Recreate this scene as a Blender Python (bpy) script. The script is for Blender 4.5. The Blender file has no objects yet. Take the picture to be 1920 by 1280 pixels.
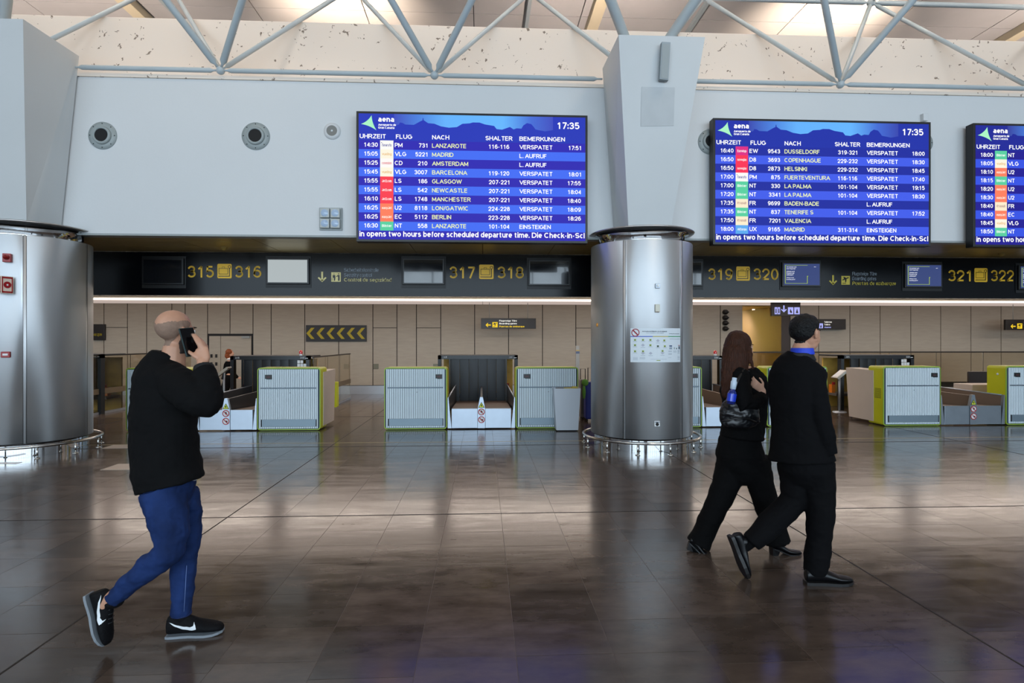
import bpy, bmesh, math, random
from mathutils import Vector, Matrix
random.seed(7)
C = bpy.context.scene.collection
SC = bpy.context.scene
# ------------------------------------------------------------------ camera
F = 1100.0            # focal length in pixels of the 1920 wide frame
HC = 1.60             # eye height
TY = 0.05
PSI = math.atan(TY)
CP, SP = math.cos(PSI), math.sin(PSI)
cd = bpy.data.cameras.new('camera'); cam = bpy.data.objects.new('camera', cd); C.objects.link(cam)
cam.location = (0, 0, HC); cam.rotation_euler = (math.pi/2, 0, -PSI)
cd.sensor_width = 36.0; cd.lens = 36.0*F/1920.0; cd.clip_start = 0.05; cd.clip_end = 300
SC.camera = cam
# ------------------------------------------------------------------ colour management, world, lights
SC.view_settings.view_transform = 'Standard'
SC.view_settings.look = 'None'
SC.view_settings.gamma = 1
SC.view_settings.use_curve_mapping = False
SC.view_settings.exposure = 0.0
SC.cycles.use_denoising = True
SC.cycles.max_bounces = 8
SC.cycles.caustics_reflective = False
SC.cycles.caustics_refractive = False
SC.cycles.sample_clamp_indirect = 6
w = bpy.data.worlds.new('sky'); SC.world = w; w.use_nodes = True
bg = w.node_tree.nodes['Background']
WORLD_COL = (0.70, 0.86, 1.0, 1); WORLD_STR = 6.2
bg.inputs[0].default_value = WORLD_COL; bg.inputs[1].default_value = WORLD_STR

def area_light(name, loc, rot, sx, sy, power, col, spread=None):
    l = bpy.data.lights.new(name, 'AREA'); l.shape = 'RECTANGLE'; l.size = sx; l.size_y = sy
    l.energy = power; l.color = col
    if spread: l.spread = spread
    o = bpy.data.objects.new(name, l); C.objects.link(o); o.location = loc; o.rotation_euler = rot
    return o
def spot_light(name, loc, target, power, col, size=1.2, blend=0.6, r=0.12):
    l = bpy.data.lights.new(name, 'SPOT'); l.energy = power; l.color = col; l.spot_size = size; l.spot_blend = blend
    l.shadow_soft_size = r
    o = bpy.data.objects.new(name, l); C.objects.link(o); o.location = loc
    o.rotation_euler = (Vector(target)-Vector(loc)).to_track_quat('-Z', 'Y').to_euler()
    return o
# the facade opening behind the viewer, sampled as a portal
pl = area_light('facade_portal', (0, -13.7, 4.4), (math.pi/2, 0, math.pi), 48, 8.4, 1, (1,1,1)); pl.data.cycles.is_portal = True
pl.rotation_euler = (-math.pi/2, 0, math.pi)
WARM = (1.0, 0.80, 0.58)
# floodlights standing behind the parapet, turned up at the hall ceiling
for fx in (-3.05, 7.65):
    spot_light('uplight', (fx, 11.9, 7.1), (fx, 12.7, 8.9), 900, (1.0, 0.86, 0.70), 1.7, 0.8)
for fx in (-12, -8, 2.4, 12.5, 17):
    spot_light('hall_ceiling_fill', (fx, 10.9, 6.2), (fx, 13.2, 8.9), 620, (1.0, 0.90, 0.82), 2.8, 1.0)  # added general fill for the ceiling, hidden behind the parapet
# warm fluorescent battens in the roof just before the parapet
for fx in (-12, -6, 0, 6, 12):
    area_light('roof_batten', (fx, 9.42, 8.60), (math.radians(12), 0, 0), 5.2, 0.12, 62, (1.0, 0.83, 0.67))
# the hall's warm downlights high in the roof
for fx in (-12, -4, 4, 12):
    for fy in (1.0, 6.0):
        spot_light('downlight', (fx, fy, 8.5), (fx, fy+2.5, 0), 150, WARM, 2.3, 0.9, 0.3)
# ceiling lights over the check-in desks
for fx in (-11, -7, -3, 1, 5, 9, 13, 17):
    area_light('desk_downlight', (fx, 14.6, 2.72), (0, 0, 0), 3.6, 0.5, 55, (1.0, 0.86, 0.74))
for fx in (-11, -7, -3, 1, 5, 9, 13, 17):
    area_light('lower_ceiling_fill', (fx, 11.3, 2.56), (math.radians(125), 0, 0), 3.8, 0.1, 25, (1.0, 0.86, 0.76))  # added fill hidden behind the fascia to brighten the lower ceiling
spot_light('lobby_downlight', (8.75, 20.2, 2.66), (8.75, 21.6, .6), 900, (1.0, 0.90, 0.66), 3.0, 0.9, 0.1)

# ------------------------------------------------------------------ geometry from the picture's perspective
def pc(px, py, Z):
    """point seen at (px, py), Z metres from the camera along its axis"""
    xc = (px-960.0)/F*Z; zc = (640.0-py)/F*Z
    return Vector((xc*CP + Z*SP, -xc*SP + Z*CP, HC+zc))
def zy(px, Y):
    u = (px-960.0)/F
    return Y/(CP-u*SP)
def pw(px, py, Y):
    """point seen at (px, py) on the plane y = Y"""
    return pc(px, py, zy(px, Y))
def X(px, Y): return pw(px, 640, Y).x
def H(px, py, Y): return pw(px, py, Y).z
def gp(px, py): return pc(px, py, F*HC/(py-640.0))

# ------------------------------------------------------------------ materials
def lin(c):
    return tuple(((v/255.0)/12.92 if v/255.0 <= 0.04045 else ((v/255.0+0.055)/1.055)**2.4) for v in c)
MATS = {}
def mat(name, rgb, rough=0.5, metal=0.0, emit=0.0, noise=0.0, nscale=4.0, bump=0.0, bscale=60.0, stretch=(1,1,1),
        trans=0.0, alpha=1.0, ior=1.45, coat=0.0, aniso=0.0, rvar=0.0, spec=0.5, sheen=0.0):
    if name in MATS: return MATS[name]
    m = bpy.data.materials.new(name); m.use_nodes = True; nt = m.node_tree
    b = nt.nodes['Principled BSDF']; c = lin(rgb)
    b.inputs['Base Color'].default_value = (*c, 1); b.inputs['Roughness'].default_value = rough
    b.inputs['Metallic'].default_value = metal; b.inputs['IOR'].default_value = ior
    b.inputs['Transmission Weight'].default_value = trans; b.inputs['Alpha'].default_value = alpha
    b.inputs['Coat Weight'].default_value = coat; b.inputs['Anisotropic'].default_value = aniso
    b.inputs['Specular IOR Level'].default_value = spec
    b.inputs['Sheen Weight'].default_value = sheen
    if emit > 0:
        b.inputs['Emission Color'].default_value = (*c, 1); b.inputs['Emission Strength'].default_value = emit
        b.inputs['Base Color'].default_value = (0.01, 0.01, 0.012, 1)
    if noise > 0 or bump > 0 or rvar > 0:
        tc = nt.nodes.new('ShaderNodeTexCoord'); mp = nt.nodes.new('ShaderNodeMapping')
        mp.inputs['Scale'].default_value = stretch
        nt.links.new(tc.outputs['Object'], mp.inputs['Vector'])
    if noise > 0 or rvar > 0:
        n = nt.nodes.new('ShaderNodeTexNoise'); n.inputs['Scale'].default_value = nscale; n.inputs['Detail'].default_value = 5
        nt.links.new(mp.outputs[0], n.inputs['Vector'])
    if noise > 0 and emit == 0:
        r = nt.nodes.new('ShaderNodeValToRGB')
        r.color_ramp.elements[0].position = 0.3; r.color_ramp.elements[1].position = 0.7
        r.color_ramp.elements[0].color = (*[v*(1-noise) for v in c], 1)
        r.color_ramp.elements[1].color = (*[min(1, v*(1+noise)) for v in c], 1)
        nt.links.new(n.outputs['Fac'], r.inputs[0]); nt.links.new(r.outputs[0], b.inputs['Base Color'])
    if rvar > 0:
        mr = nt.nodes.new('ShaderNodeMapRange'); mr.inputs['From Min'].default_value = 0.3; mr.inputs['From Max'].default_value = 0.7
        mr.inputs['To Min'].default_value = max(0, rough-rvar); mr.inputs['To Max'].default_value = rough+rvar
        nt.links.new(n.outputs['Fac'], mr.inputs['Value']); nt.links.new(mr.outputs[0], b.inputs['Roughness'])
    if bump > 0:
        n2 = nt.nodes.new('ShaderNodeTexNoise'); n2.inputs['Scale'].default_value = bscale; n2.inputs['Detail'].default_value = 3
        nt.links.new(mp.outputs[0], n2.inputs['Vector'])
        bp = nt.nodes.new('ShaderNodeBump'); bp.inputs['Strength'].default_value = bump; bp.inputs['Distance'].default_value = 0.02
        nt.links.new(n2.outputs['Fac'], bp.inputs['Height']); nt.links.new(bp.outputs[0], b.inputs['Normal'])
    MATS[name] = m
    return m
def emat(name, rgb, s=1.0): return mat('screen_'+name, rgb, 0.5, emit=s, spec=0.12)

M_WALL = mat('white_wall_paint', (207, 209, 210), 0.55, noise=0.015, nscale=0.8, bump=0.05, bscale=30)
M_PIER = mat('white_pier_paint', (197, 200, 201), 0.5, noise=0.02, nscale=1.0)
M_STEEL = mat('brushed_steel', (204, 207, 210), 0.48, 0.84, noise=0.03, nscale=1.2, rvar=0.05, aniso=0.7, stretch=(1,1,0.6))
_nt = M_STEEL.node_tree; _tn = _nt.nodes.new('ShaderNodeTangent'); _tn.direction_type = 'RADIAL'; _tn.axis = 'Z'
_nt.links.new(_tn.outputs[0], _nt.nodes['Principled BSDF'].inputs['Tangent']); _nt.nodes['Principled BSDF'].inputs['Anisotropic Rotation'].default_value = 0.25
M_STEEL2 = mat('brushed_steel_plate', (176, 184, 194), 0.42, 0.75, noise=0.04, nscale=3)
M_MIRROR = mat('polished_steel', (205, 205, 206), 0.06, 1.0)
M_TUBE = mat('rail_steel', (190, 188, 184), 0.2, 1.0)
M_DARKSTEEL = mat('dark_gap', (34, 34, 36), 0.6, 0.3)
M_BLACK = mat('black_plastic', (16, 16, 18), 0.4)
M_FASCIA = mat('fascia_black', (7, 9, 13), 0.20, noise=0.2, nscale=2, bump=0.02, bscale=1.5, spec=0.22)
M_CURT = mat('rubber_curtain', (18, 22, 29), 0.42, noise=0.25, nscale=5, stretch=(3,3,0.5))
M_YEL = mat('yellow_green_laminate', (206, 206, 28), 0.4, noise=0.03)
M_GRN = mat('lime_edge', (150, 178, 60), 0.4)
M_SLAT = mat('pale_slat', (222, 234, 240), 0.45, noise=0.02)
M_SLATGAP = mat('slat_groove', (58, 72, 86), 0.6)
M_BEIGE = mat('beige_laminate', (205, 190, 178), 0.45, noise=0.02)
M_PANEL = mat('beige_wall_panel', (166, 158, 144), 0.5, noise=0.05, nscale=3, stretch=(1,1,6))
M_BROWN = mat('brown_conveyor', (104, 84, 70), 0.5, noise=0.15, nscale=10)
M_GOLD = mat('tan_soffit_panel', (206, 184, 134), 0.38, 0.55, noise=0.04, nscale=2)
M_CEIL2 = mat('painted_glow_ceiling_panel', (226, 206, 196), 0.5, emit=0.62)  # weak emission stands in for strip light falling on the panels
M_CEIL = mat('hall_ceiling_sheet', (176, 168, 164), 0.6, noise=0.05, nscale=1.2)
M_FRAME = mat('space_frame_paint', (172, 182, 186), 0.4, noise=0.03)
M_CREAM = None
M_WHITE = mat('white_print', (225, 228, 230), 0.5)
M_YTXT = mat('sign_yellow', (238, 186, 36), 0.45)
M_PYTXT = mat('sign_pale_yellow', (224, 208, 140), 0.45)
M_GTXT = mat('sign_grey', (150, 160, 170), 0.5)
M_RED = mat('red_plastic', (150, 18, 22), 0.35)
M_GREYP = mat('grey_plastic', (150, 156, 156), 0.5)

def cream_mat():
    m = bpy.data.materials.new('cream_plaster'); m.use_nodes = True; nt = m.node_tree; b = nt.nodes['Principled BSDF']
    tc = nt.nodes.new('ShaderNodeTexCoord'); L = nt.links.new
    n = nt.nodes.new('ShaderNodeTexNoise'); n.inputs['Scale'].default_value = 0.9; n.inputs['Detail'].default_value = 2
    v = nt.nodes.new('ShaderNodeTexNoise'); v.inputs['Scale'].default_value = 12.0; v.inputs['Detail'].default_value = 6; v.inputs['Distortion'].default_value = 0.6
    for q in (n, v): L(tc.outputs['Object'], q.inputs['Vector'])
    # chipped flecks where both noises are high
    a = nt.nodes.new('ShaderNodeMath'); a.operation = 'GREATER_THAN'; a.inputs[1].default_value = 0.665
    g = nt.nodes.new('ShaderNodeMath'); g.operation = 'GREATER_THAN'; g.inputs[1].default_value = 0.44
    k = nt.nodes.new('ShaderNodeMath'); k.operation = 'MULTIPLY'
    L(v.outputs['Fac'], a.inputs[0]); L(n.outputs['Fac'], g.inputs[0]); L(a.outputs[0], k.inputs[0]); L(g.outputs[0], k.inputs[1])
    mx = nt.nodes.new('ShaderNodeMix'); mx.data_type = 'RGBA'
    mx.inputs['A'].default_value = (*lin((226, 212, 198)), 1); mx.inputs['B'].default_value = (*lin((128, 112, 98)), 1)
    L(k.outputs[0], mx.inputs['Factor']); L(mx.outputs['Result'], b.inputs['Base Color'])
    b.inputs['Roughness'].default_value = 0.6
    return m
M_CREAM = cream_mat()

def floor_mat(name, col, rough=0.16):
    m = bpy.data.materials.new(name); m.use_nodes = True; nt = m.node_tree; b = nt.nodes['Principled BSDF']; L = nt.links.new
    tc = nt.nodes.new('ShaderNodeTexCoord'); geo = nt.nodes.new('ShaderNodeNewGeometry')
    n = nt.nodes.new('ShaderNodeTexNoise'); n.inputs['Scale'].default_value = 3.0; n.inputs['Detail'].default_value = 8; n.inputs['Roughness'].default_value = 0.65
    mp = nt.nodes.new('ShaderNodeMapping'); mp.inputs['Scale'].default_value = (1, 2.2, 1)
    L(geo.outputs['Position'], mp.inputs['Vector']); L(mp.outputs[0], n.inputs['Vector'])
    r = nt.nodes.new('ShaderNodeValToRGB'); c = lin(col)
    r.color_ramp.elements[0].position = 0.25; r.color_ramp.elements[1].position = 0.8
    r.color_ramp.elements[0].color = (*[v*0.6 for v in c], 1); r.color_ramp.elements[1].color = (*[v*1.5 for v in c], 1)
    L(n.outputs['Fac'], r.inputs[0])
    # piece to piece variation
    hv = nt.nodes.new('ShaderNodeHueSaturation'); mr = nt.nodes.new('ShaderNodeMapRange')
    mr.inputs['To Min'].default_value = 0.74; mr.inputs['To Max'].default_value = 1.26
    oi = nt.nodes.new('ShaderNodeObjectInfo'); ad = nt.nodes.new('ShaderNodeMath'); ad.operation = 'ADD'; fr = nt.nodes.new('ShaderNodeMath'); fr.operation = 'FRACT'
    L(geo.outputs['Random Per Island'], ad.inputs[0]); L(oi.outputs['Random'], ad.inputs[1]); L(ad.outputs[0], fr.inputs[0])
    L(fr.outputs[0], mr.inputs['Value']); L(mr.outputs[0], hv.inputs['Value']); L(r.outputs[0], hv.inputs['Color'])
    L(hv.outputs[0], b.inputs['Base Color'])
    rr = nt.nodes.new('ShaderNodeMapRange'); rr.inputs['From Min'].default_value = 0.3; rr.inputs['From Max'].default_value = 0.7
    rr.inputs['To Min'].default_value = rough-0.04; rr.inputs['To Max'].default_value = rough+0.05
    L(n.outputs['Fac'], rr.inputs['Value']); L(rr.outputs[0], b.inputs['Roughness'])
    b.inputs['Specular IOR Level'].default_value = 0.62
    w1 = nt.nodes.new('ShaderNodeTexNoise'); w1.inputs['Scale'].default_value = 1.6; w1.inputs['Detail'].default_value = 3
    mp2 = nt.nodes.new('ShaderNodeMapping'); mp2.inputs['Scale'].default_value = (0.5, 2.6, 1)
    L(geo.outputs['Position'], mp2.inputs['Vector']); L(mp2.outputs[0], w1.inputs['Vector'])
    bp = nt.nodes.new('ShaderNodeBump'); bp.inputs['Strength'].default_value = 0.35; bp.inputs['Distance'].default_value = 0.006
    L(w1.outputs['Fac'], bp.inputs['Height']); L(bp.outputs[0], b.inputs['Normal'])
    return m
M_FLOOR = floor_mat('dark_polished_stone', (82, 70, 62))
M_GROUT = mat('grout', (104, 92, 86), 0.5)
M_GROOVE = mat('expansion_joint', (30, 24, 22), 0.6)

# ------------------------------------------------------------------ mesh helpers
class MB:
    def __init__(s): s.v = []; s.f = []; s.m = []; s.mats = []; s.sm = []
    def mi(s, m):
        if m not in s.mats: s.mats.append(m)
        return s.mats.index(m)
    def add(s, vs, fs, m, smooth=False):
        k = len(s.v); s.v += [Vector(v) for v in vs]; i = s.mi(m)
        for f in fs: s.f.append([a+k for a in f]); s.m.append(i); s.sm.append(smooth)
        return s
    def box(s, a, b, m, bev=0):
        x0,y0,z0 = [min(p,q) for p,q in zip(a,b)]; x1,y1,z1 = [max(p,q) for p,q in zip(a,b)]
        if bev:
            bev = min(bev, (x1-x0)/2.1, (y1-y0)/2.1, (z1-z0)/2.1)
            bm = bmesh.new(); bmesh.ops.create_cube(bm, size=1)
            for v in bm.verts: v.co = Vector(((x0+x1)/2+v.co.x*(x1-x0), (y0+y1)/2+v.co.y*(y1-y0), (z0+z1)/2+v.co.z*(z1-z0)))
            bmesh.ops.bevel(bm, geom=bm.edges[:], offset=bev, segments=2, profile=0.5, affect='EDGES')
            s.bm(bm, m); return s
        s.add([(x0,y0,z0),(x1,y0,z0),(x1,y1,z0),(x0,y1,z0),(x0,y0,z1),(x1,y0,z1),(x1,y1,z1),(x0,y1,z1)],
              [(0,3,2,1),(4,5,6,7),(0,1,5,4),(1,2,6,5),(2,3,7,6),(3,0,4,7)], m); return s
    def bm(s, bm, m, M=None, smooth=False):
        bm.verts.index_update()
        s.add([(M @ v.co if M else v.co.copy()) for v in bm.verts], [[v.index for v in f.verts] for f in bm.faces], m, smooth); bm.free()
    def hexa(s, p, m):   # eight points: bottom four, top four
        s.add(p, [(0,3,2,1),(4,5,6,7),(0,1,5,4),(1,2,6,5),(2,3,7,6),(3,0,4,7)], m); return s
    def tube(s, pts, r, m, n=12, caps=True, closed=False):
        pts = [Vector(p) for p in pts]; rs = r if isinstance(r, (list, tuple)) else [r]*len(pts)
        rings = []; up = None
        for i, p in enumerate(pts):
            a = pts[i-1] if (i > 0 or closed) else p; b = pts[(i+1) % len(pts)] if (i < len(pts)-1 or closed) else p
            t = (b-a).normalized()
            if up is None:
                up = Vector((0,0,1)) if abs(t.z) < 0.9 else Vector((1,0,0))
            x = t.cross(up).normalized(); y = x.cross(t).normalized(); up = y
            rings.append([p + (x*math.cos(q*2*math.pi/n) + y*math.sin(q*2*math.pi/n))*rs[i] for q in range(n)])
        vs = [v for g in rings for v in g]; fs = []; R = len(rings)
        for i in range(R if closed else R-1):
            for q in range(n):
                j = (i+1) % R
                fs.append((i*n+q, i*n+(q+1)%n, j*n+(q+1)%n, j*n+q))
        if caps and not closed: fs += [tuple(range(n))[::-1], tuple((R-1)*n+q for q in range(n))]
        s.add(vs, fs, m, True); return s
    def lathe(s, prof, m, n=48, M=None, a0=0.0, a1=2*math.pi, smooth=True):
        full = abs(a1-a0-2*math.pi) < 1e-6; k = n if full else n+1; vs = []; fs = []
        for (r, z) in prof:
            for q in range(k):
                a = a0+(a1-a0)*q/n; v = Vector((r*math.cos(a), r*math.sin(a), z)); vs.append(M @ v if M else v)
        for i in range(len(prof)-1):
            for q in range(n):
                b = (q+1) % k if full else q+1
                fs.append((i*k+q, i*k+b, (i+1)*k+b, (i+1)*k+q))
        s.add(vs, fs, m, smooth); return s
    def prism(s, poly, y0, y1, m, M=None):   # poly in x,z ; extruded along y
        n = len(poly); vs = [Vector((p[0], y0, p[1])) for p in poly]+[Vector((p[0], y1, p[1])) for p in poly]
        if M: vs = [M @ v for v in vs]
        s.add(vs, [tuple(range(n)), tuple(range(n, 2*n))[::-1]]+[((i+1)%n, i, n+i, n+(i+1)%n) for i in range(n)], m); return s
    def poly(s, pts, m):
        s.add(pts, [tuple(range(len(pts)))], m); return s
    def ell(s, c, r, m, M=None, n=16):
        bm = bmesh.new(); bmesh.ops.create_uvsphere(bm, u_segments=n, v_segments=max(6, n*2//3), radius=1)
        for v in bm.verts:
            q = Vector((v.co.x*r[0], v.co.y*r[1], v.co.z*r[2])); v.co = (M @ q if M else q) + Vector(c)
        s.bm(bm, m, smooth=True); return s
    def mesh(s, name):
        me = bpy.data.meshes.new(name); me.from_pydata([tuple(v) for v in s.v], [], s.f)
        for m in s.mats: me.materials.append(m)
        for p, i, sm in zip(me.polygons, s.m, s.sm): p.material_index = i; p.use_smooth = sm
        me.update(); return me
    def build(s, name, parent=None):
        o = bpy.data.objects.new(name, s.mesh(name)); C.objects.link(o)
        if parent is not None: put(o, parent)
        return o
def put(o, parent):
    o.parent = parent
    o.matrix_parent_inverse = Matrix.Translation(parent.location).inverted() if parent.type == 'EMPTY' else Matrix.Identity(4)
def tag(o, label, cat, group=None, kind=None):
    if label: o['label'] = label
    if cat: o['category'] = cat
    if group: o['group'] = group
    if kind: o['kind'] = kind
    return o
def struct(o): o['kind'] = 'structure'; return o
def empty(name, loc, label, cat, group=None):
    o = bpy.data.objects.new(name, None); C.objects.link(o); o.location = loc; o.empty_display_size = 0.1
    return tag(o, label, cat, group)
def retree(src, dst_loc, label, group=None):
    r = src.copy(); C.objects.link(r); r.location = dst_loc; r['label'] = label
    if group: r['group'] = group
    for ch in list(src.children):
        c = ch.copy(); C.objects.link(c); c.parent = r; c.matrix_parent_inverse = ch.matrix_parent_inverse.copy()
        for g in list(ch.children):
            d = g.copy(); C.objects.link(d); d.parent = c; d.matrix_parent_inverse = g.matrix_parent_inverse.copy()
    return r

# ---- a side scene in which glyphs and garments are evaluated, so that each update stays small
TS_ = bpy.data.scenes.new('workbench')
def evaluated(ob):
    TS_.collection.objects.link(ob); vl = TS_.view_layers[0]; vl.update()
    me = bpy.data.meshes.new_from_object(ob.evaluated_get(vl.depsgraph)); return me
# ---- flat lettering: a plain grotesque drawn stroke by stroke
def arc_(cx, cy, rx, ry, a0, a1):
    n = max(3, int(abs(a1-a0)/28)); return [(cx+rx*math.cos(math.radians(a0+(a1-a0)*i/n)), cy+ry*math.sin(math.radians(a0+(a1-a0)*i/n))) for i in range(n+1)]
o_ = arc_
XH = .74
def low(s): return [[(x, y*XH) for x, y in q] for q in s]
GL = {
 'A': (.80, [[(0,0),(.5,1),(1,0)], [(.2,.32),(.8,.32)]]), 'B': (.66, [[(0,0),(0,1),(.5,1)]+o_(.55,.765,.40,.235,80,-80)+[(0,.53)], [(0,.53),(.5,.53)]+o_(.55,.265,.45,.265,80,-80)+[(0,0)]]),
 'C': (.72, [o_(.52,.5,.52,.5,48,312)]), 'D': (.70, [[(0,0),(0,1),(.4,1)]+o_(.42,.5,.58,.5,80,-80)+[(.4,0),(0,0)]]), 'E': (.58, [[(1,1),(0,1),(0,0),(1,0)], [(0,.53),(.92,.53)]]),
 'F': (.54, [[(1,1),(0,1),(0,0)], [(0,.52),(.88,.52)]]), 'G': (.76, [o_(.5,.5,.5,.5,45,325)+[(1,.28),(1,.50),(.58,.50)]]), 'H': (.66, [[(0,0),(0,1)], [(1,0),(1,1)], [(0,.52),(1,.52)]]),
 'I': (.0, [[(0,0),(0,1)]]), 'J': (.5, [[(1,1),(1,.3)]+o_(.5,.28,.5,.28,0,-180)]), 'K': (.68, [[(0,0),(0,1)], [(1,1),(0,.36)], [(.36,.60),(1,0)]]), 'L': (.52, [[(0,1),(0,0),(1,0)]]),
 'M': (.82, [[(0,0),(0,1),(.5,.12),(1,1),(1,0)]]), 'N': (.66, [[(0,0),(0,1),(1,0),(1,1)]]), 'O': (.78, [o_(.5,.5,.5,.5,90,450)]), 'P': (.62, [[(0,0),(0,1),(.5,1)]+o_(.55,.72,.45,.28,80,-80)+[(.5,.44),(0,.44)]]),
 'Q': (.78, [o_(.5,.5,.5,.5,90,450), [(.6,.25),(1,-.05)]]), 'R': (.66, [[(0,0),(0,1),(.5,1)]+o_(.55,.74,.42,.26,80,-80)+[(.5,.48),(0,.48)], [(.5,.48),(1,0)]]),
 'S': (.64, [o_(.5,.75,.46,.25,25,270)+o_(.5,.26,.5,.24,90,-155)[1:]]), 'T': (.66, [[(0,1),(1,1)], [(.5,1),(.5,0)]]), 'U': (.66, [[(0,1),(0,.34)]+o_(.5,.33,.5,.33,180,360)+[(1,1)]]),
 'V': (.76, [[(0,1),(.5,0),(1,1)]]), 'W': (1.12, [[(0,1),(.25,0),(.5,1),(.75,0),(1,1)]]), 'X': (.70, [[(0,1),(1,0)], [(0,0),(1,1)]]), 'Y': (.72, [[(0,1),(.5,.45),(1,1)], [(.5,.45),(.5,0)]]), 'Z': (.62, [[(0,1),(1,1),(0,0),(1,0)]]),
 '0': (.53, [o_(.5,.5,.5,.5,90,450)]), '1': (.50, [[(.12,.74),(.62,1),(.62,0)]]), '2': (.53, [o_(.5,.71,.5,.29,165,-30)+[(0,0),(1,0)]]), '3': (.53, [o_(.48,.755,.44,.245,155,-85)+[(.35,.52)], [(.35,.52)]+o_(.48,.265,.52,.265,85,-155)]),
 '4': (.55, [[(.76,0),(.76,1),(0,.27),(1,.27)]]), '5': (.53, [[(.92,1),(.14,1),(.06,.50)]+o_(.48,.32,.52,.32,125,-150)]), '6': (.53, [o_(.55,.66,.48,.34,40,170)+[(.0,.31)]+o_(.5,.31,.5,.31,180,540)]),
 '7': (.53, [[(0,1),(1,1),(.35,0)]]), '8': (.53, [o_(.5,.76,.42,.24,-90,270), o_(.5,.265,.5,.265,90,450)]), '9': (.53, [o_(.45,.34,.48,.34,220,350)+[(1,.69)]+o_(.5,.69,.5,.31,0,360)]),
 'a': (.44, low([o_(.5,.72,.45,.28,150,0)+[(.95,0)], [(.95,.56),(.5,.54)]+o_(.45,.27,.43,.27,100,300)+[(.95,.2)]])), 'b': (.46, [[(0,1.02),(0,0)], [(x,y*XH) for x,y in o_(.5,.5,.5,.5,180,540)]]),
 'c': (.42, low([o_(.52,.5,.52,.5,50,310)])), 'd': (.46, [[(1,1.02),(1,0)], [(x,y*XH) for x,y in o_(.5,.5,.5,.5,0,360)]]), 'e': (.46, low([[(0,.50),(1,.50)]+o_(.5,.5,.5,.5,0,318)])),
 'f': (.26, [[(1,1.02),(.7,1.02),(.35,.86),(.35,0)], [(0,XH),(1,XH)]]), 'g': (.46, [[(x,y*XH) for x,y in o_(.5,.5,.5,.5,0,360)], [(1,XH),(1,-.08)]+[(x,y) for x,y in o_(.5,-.06,.5,.2,0,-150)]]),
 'h': (.44, [[(0,1.02),(0,0)], [(x,y*XH) for x,y in [(0,.6)]+o_(.5,.55,.5,.45,160,0)+[(1,0)]]]), 'i': (.0, [[(0,0),(0,XH-.07)], [(0,1.0),(0,1.03)]]), 'j': (.1, [[(1,XH-.07),(1,-.1),(0,-.24)], [(1,1.0),(1,1.03)]]),
 'k': (.46, [[(0,1.02),(0,0)], [(.92,XH),(0,.26)], [(.36,.45),(1,0)]]), 'l': (.0, [[(0,0),(0,1.02)]]), 'm': (.80, low([[(0,1),(0,0)], [(0,.6)]+o_(.25,.6,.25,.4,160,0)+[(.5,0)], [(.5,.6)]+o_(.75,.6,.25,.4,160,0)+[(1,0)]])),
 'n': (.44, low([[(0,1),(0,0)], [(0,.6)]+o_(.5,.55,.5,.45,160,0)+[(1,0)]])), 'o': (.48, low([o_(.5,.5,.5,.5,90,450)])), 'p': (.46, [[(0,XH),(0,-.26)], [(x,y*XH) for x,y in o_(.5,.5,.5,.5,180,540)]]),
 'q': (.46, [[(1,XH),(1,-.26)], [(x,y*XH) for x,y in o_(.5,.5,.5,.5,0,360)]]), 'r': (.26, low([[(0,1),(0,0)], [(0,.55),(.4,.92),(1,1)]])), 's': (.40, low([o_(.5,.76,.44,.24,25,270)+o_(.5,.26,.5,.26,90,-155)[1:]])),
 't': (.30, [[(.4,.90),(.4,.10),(.62,0),(1,0)], [(-.15,XH),(1,XH)]]), 'u': (.44, low([[(0,1),(0,.4)]+o_(.5,.42,.5,.42,180,350), [(1,1),(1,0)]])), 'v': (.48, low([[(0,1),(.5,0),(1,1)]])), 'w': (.76, low([[(0,1),(.25,0),(.5,1),(.75,0),(1,1)]])),
 'x': (.46, low([[(0,1),(1,0)], [(0,0),(1,1)]])), 'y': (.48, [[(0,XH),(.5,.02)], [(1,XH),(.42,-.20),(.1,-.26)]]), 'z': (.42, low([[(0,1),(1,1),(0,0),(1,0)]])),
 '.': (.0, [[(0,-.01),(0,.04)]]), ',': (.06, [[(1,.05),(0,-.14)]]), ':': (.0, [[(0,.04),(0,.09)], [(0,.60),(0,.65)]]), '-': (.22, [[(0,.36),(1,.36)]]), '/': (.30, [[(0,-.02),(1,1.02)]]), "'": (.0, [[(0,.8),(0,1)]]),
 '?': (.44, [o_(.5,.74,.46,.26,170,-40)+[(.5,.42),(.5,.26)], [(.5,-.01),(.5,.04)]]), '¿': (.44, [[(1-x, .74-y) for x, y in q] for q in [o_(.5,.74,.46,.26,170,-40)+[(.5,.42),(.5,.26)], [(.5,-.01),(.5,.04)]]]),
}
for ch_, b_, ac in (('á','a',0), ('é','e',0), ('í','i',0), ('ó','o',0), ('ü','u',1)):
    w_, s_ = GL[b_]; s_ = [s_[0]] if b_ == 'i' else list(s_); cx = .5 if w_ else 0
    s_ += [[(.2,.95),(.2,1.0)], [(.8,.95),(.8,1.0)]] if ac else [[(cx-.05,.88),(cx+.25,1.08)]]
    GL[ch_] = (w_, s_)
GL['Á'] = (GL['A'][0], GL['A'][1]+[[(.45,1.16),(.65,1.32)]])
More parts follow.
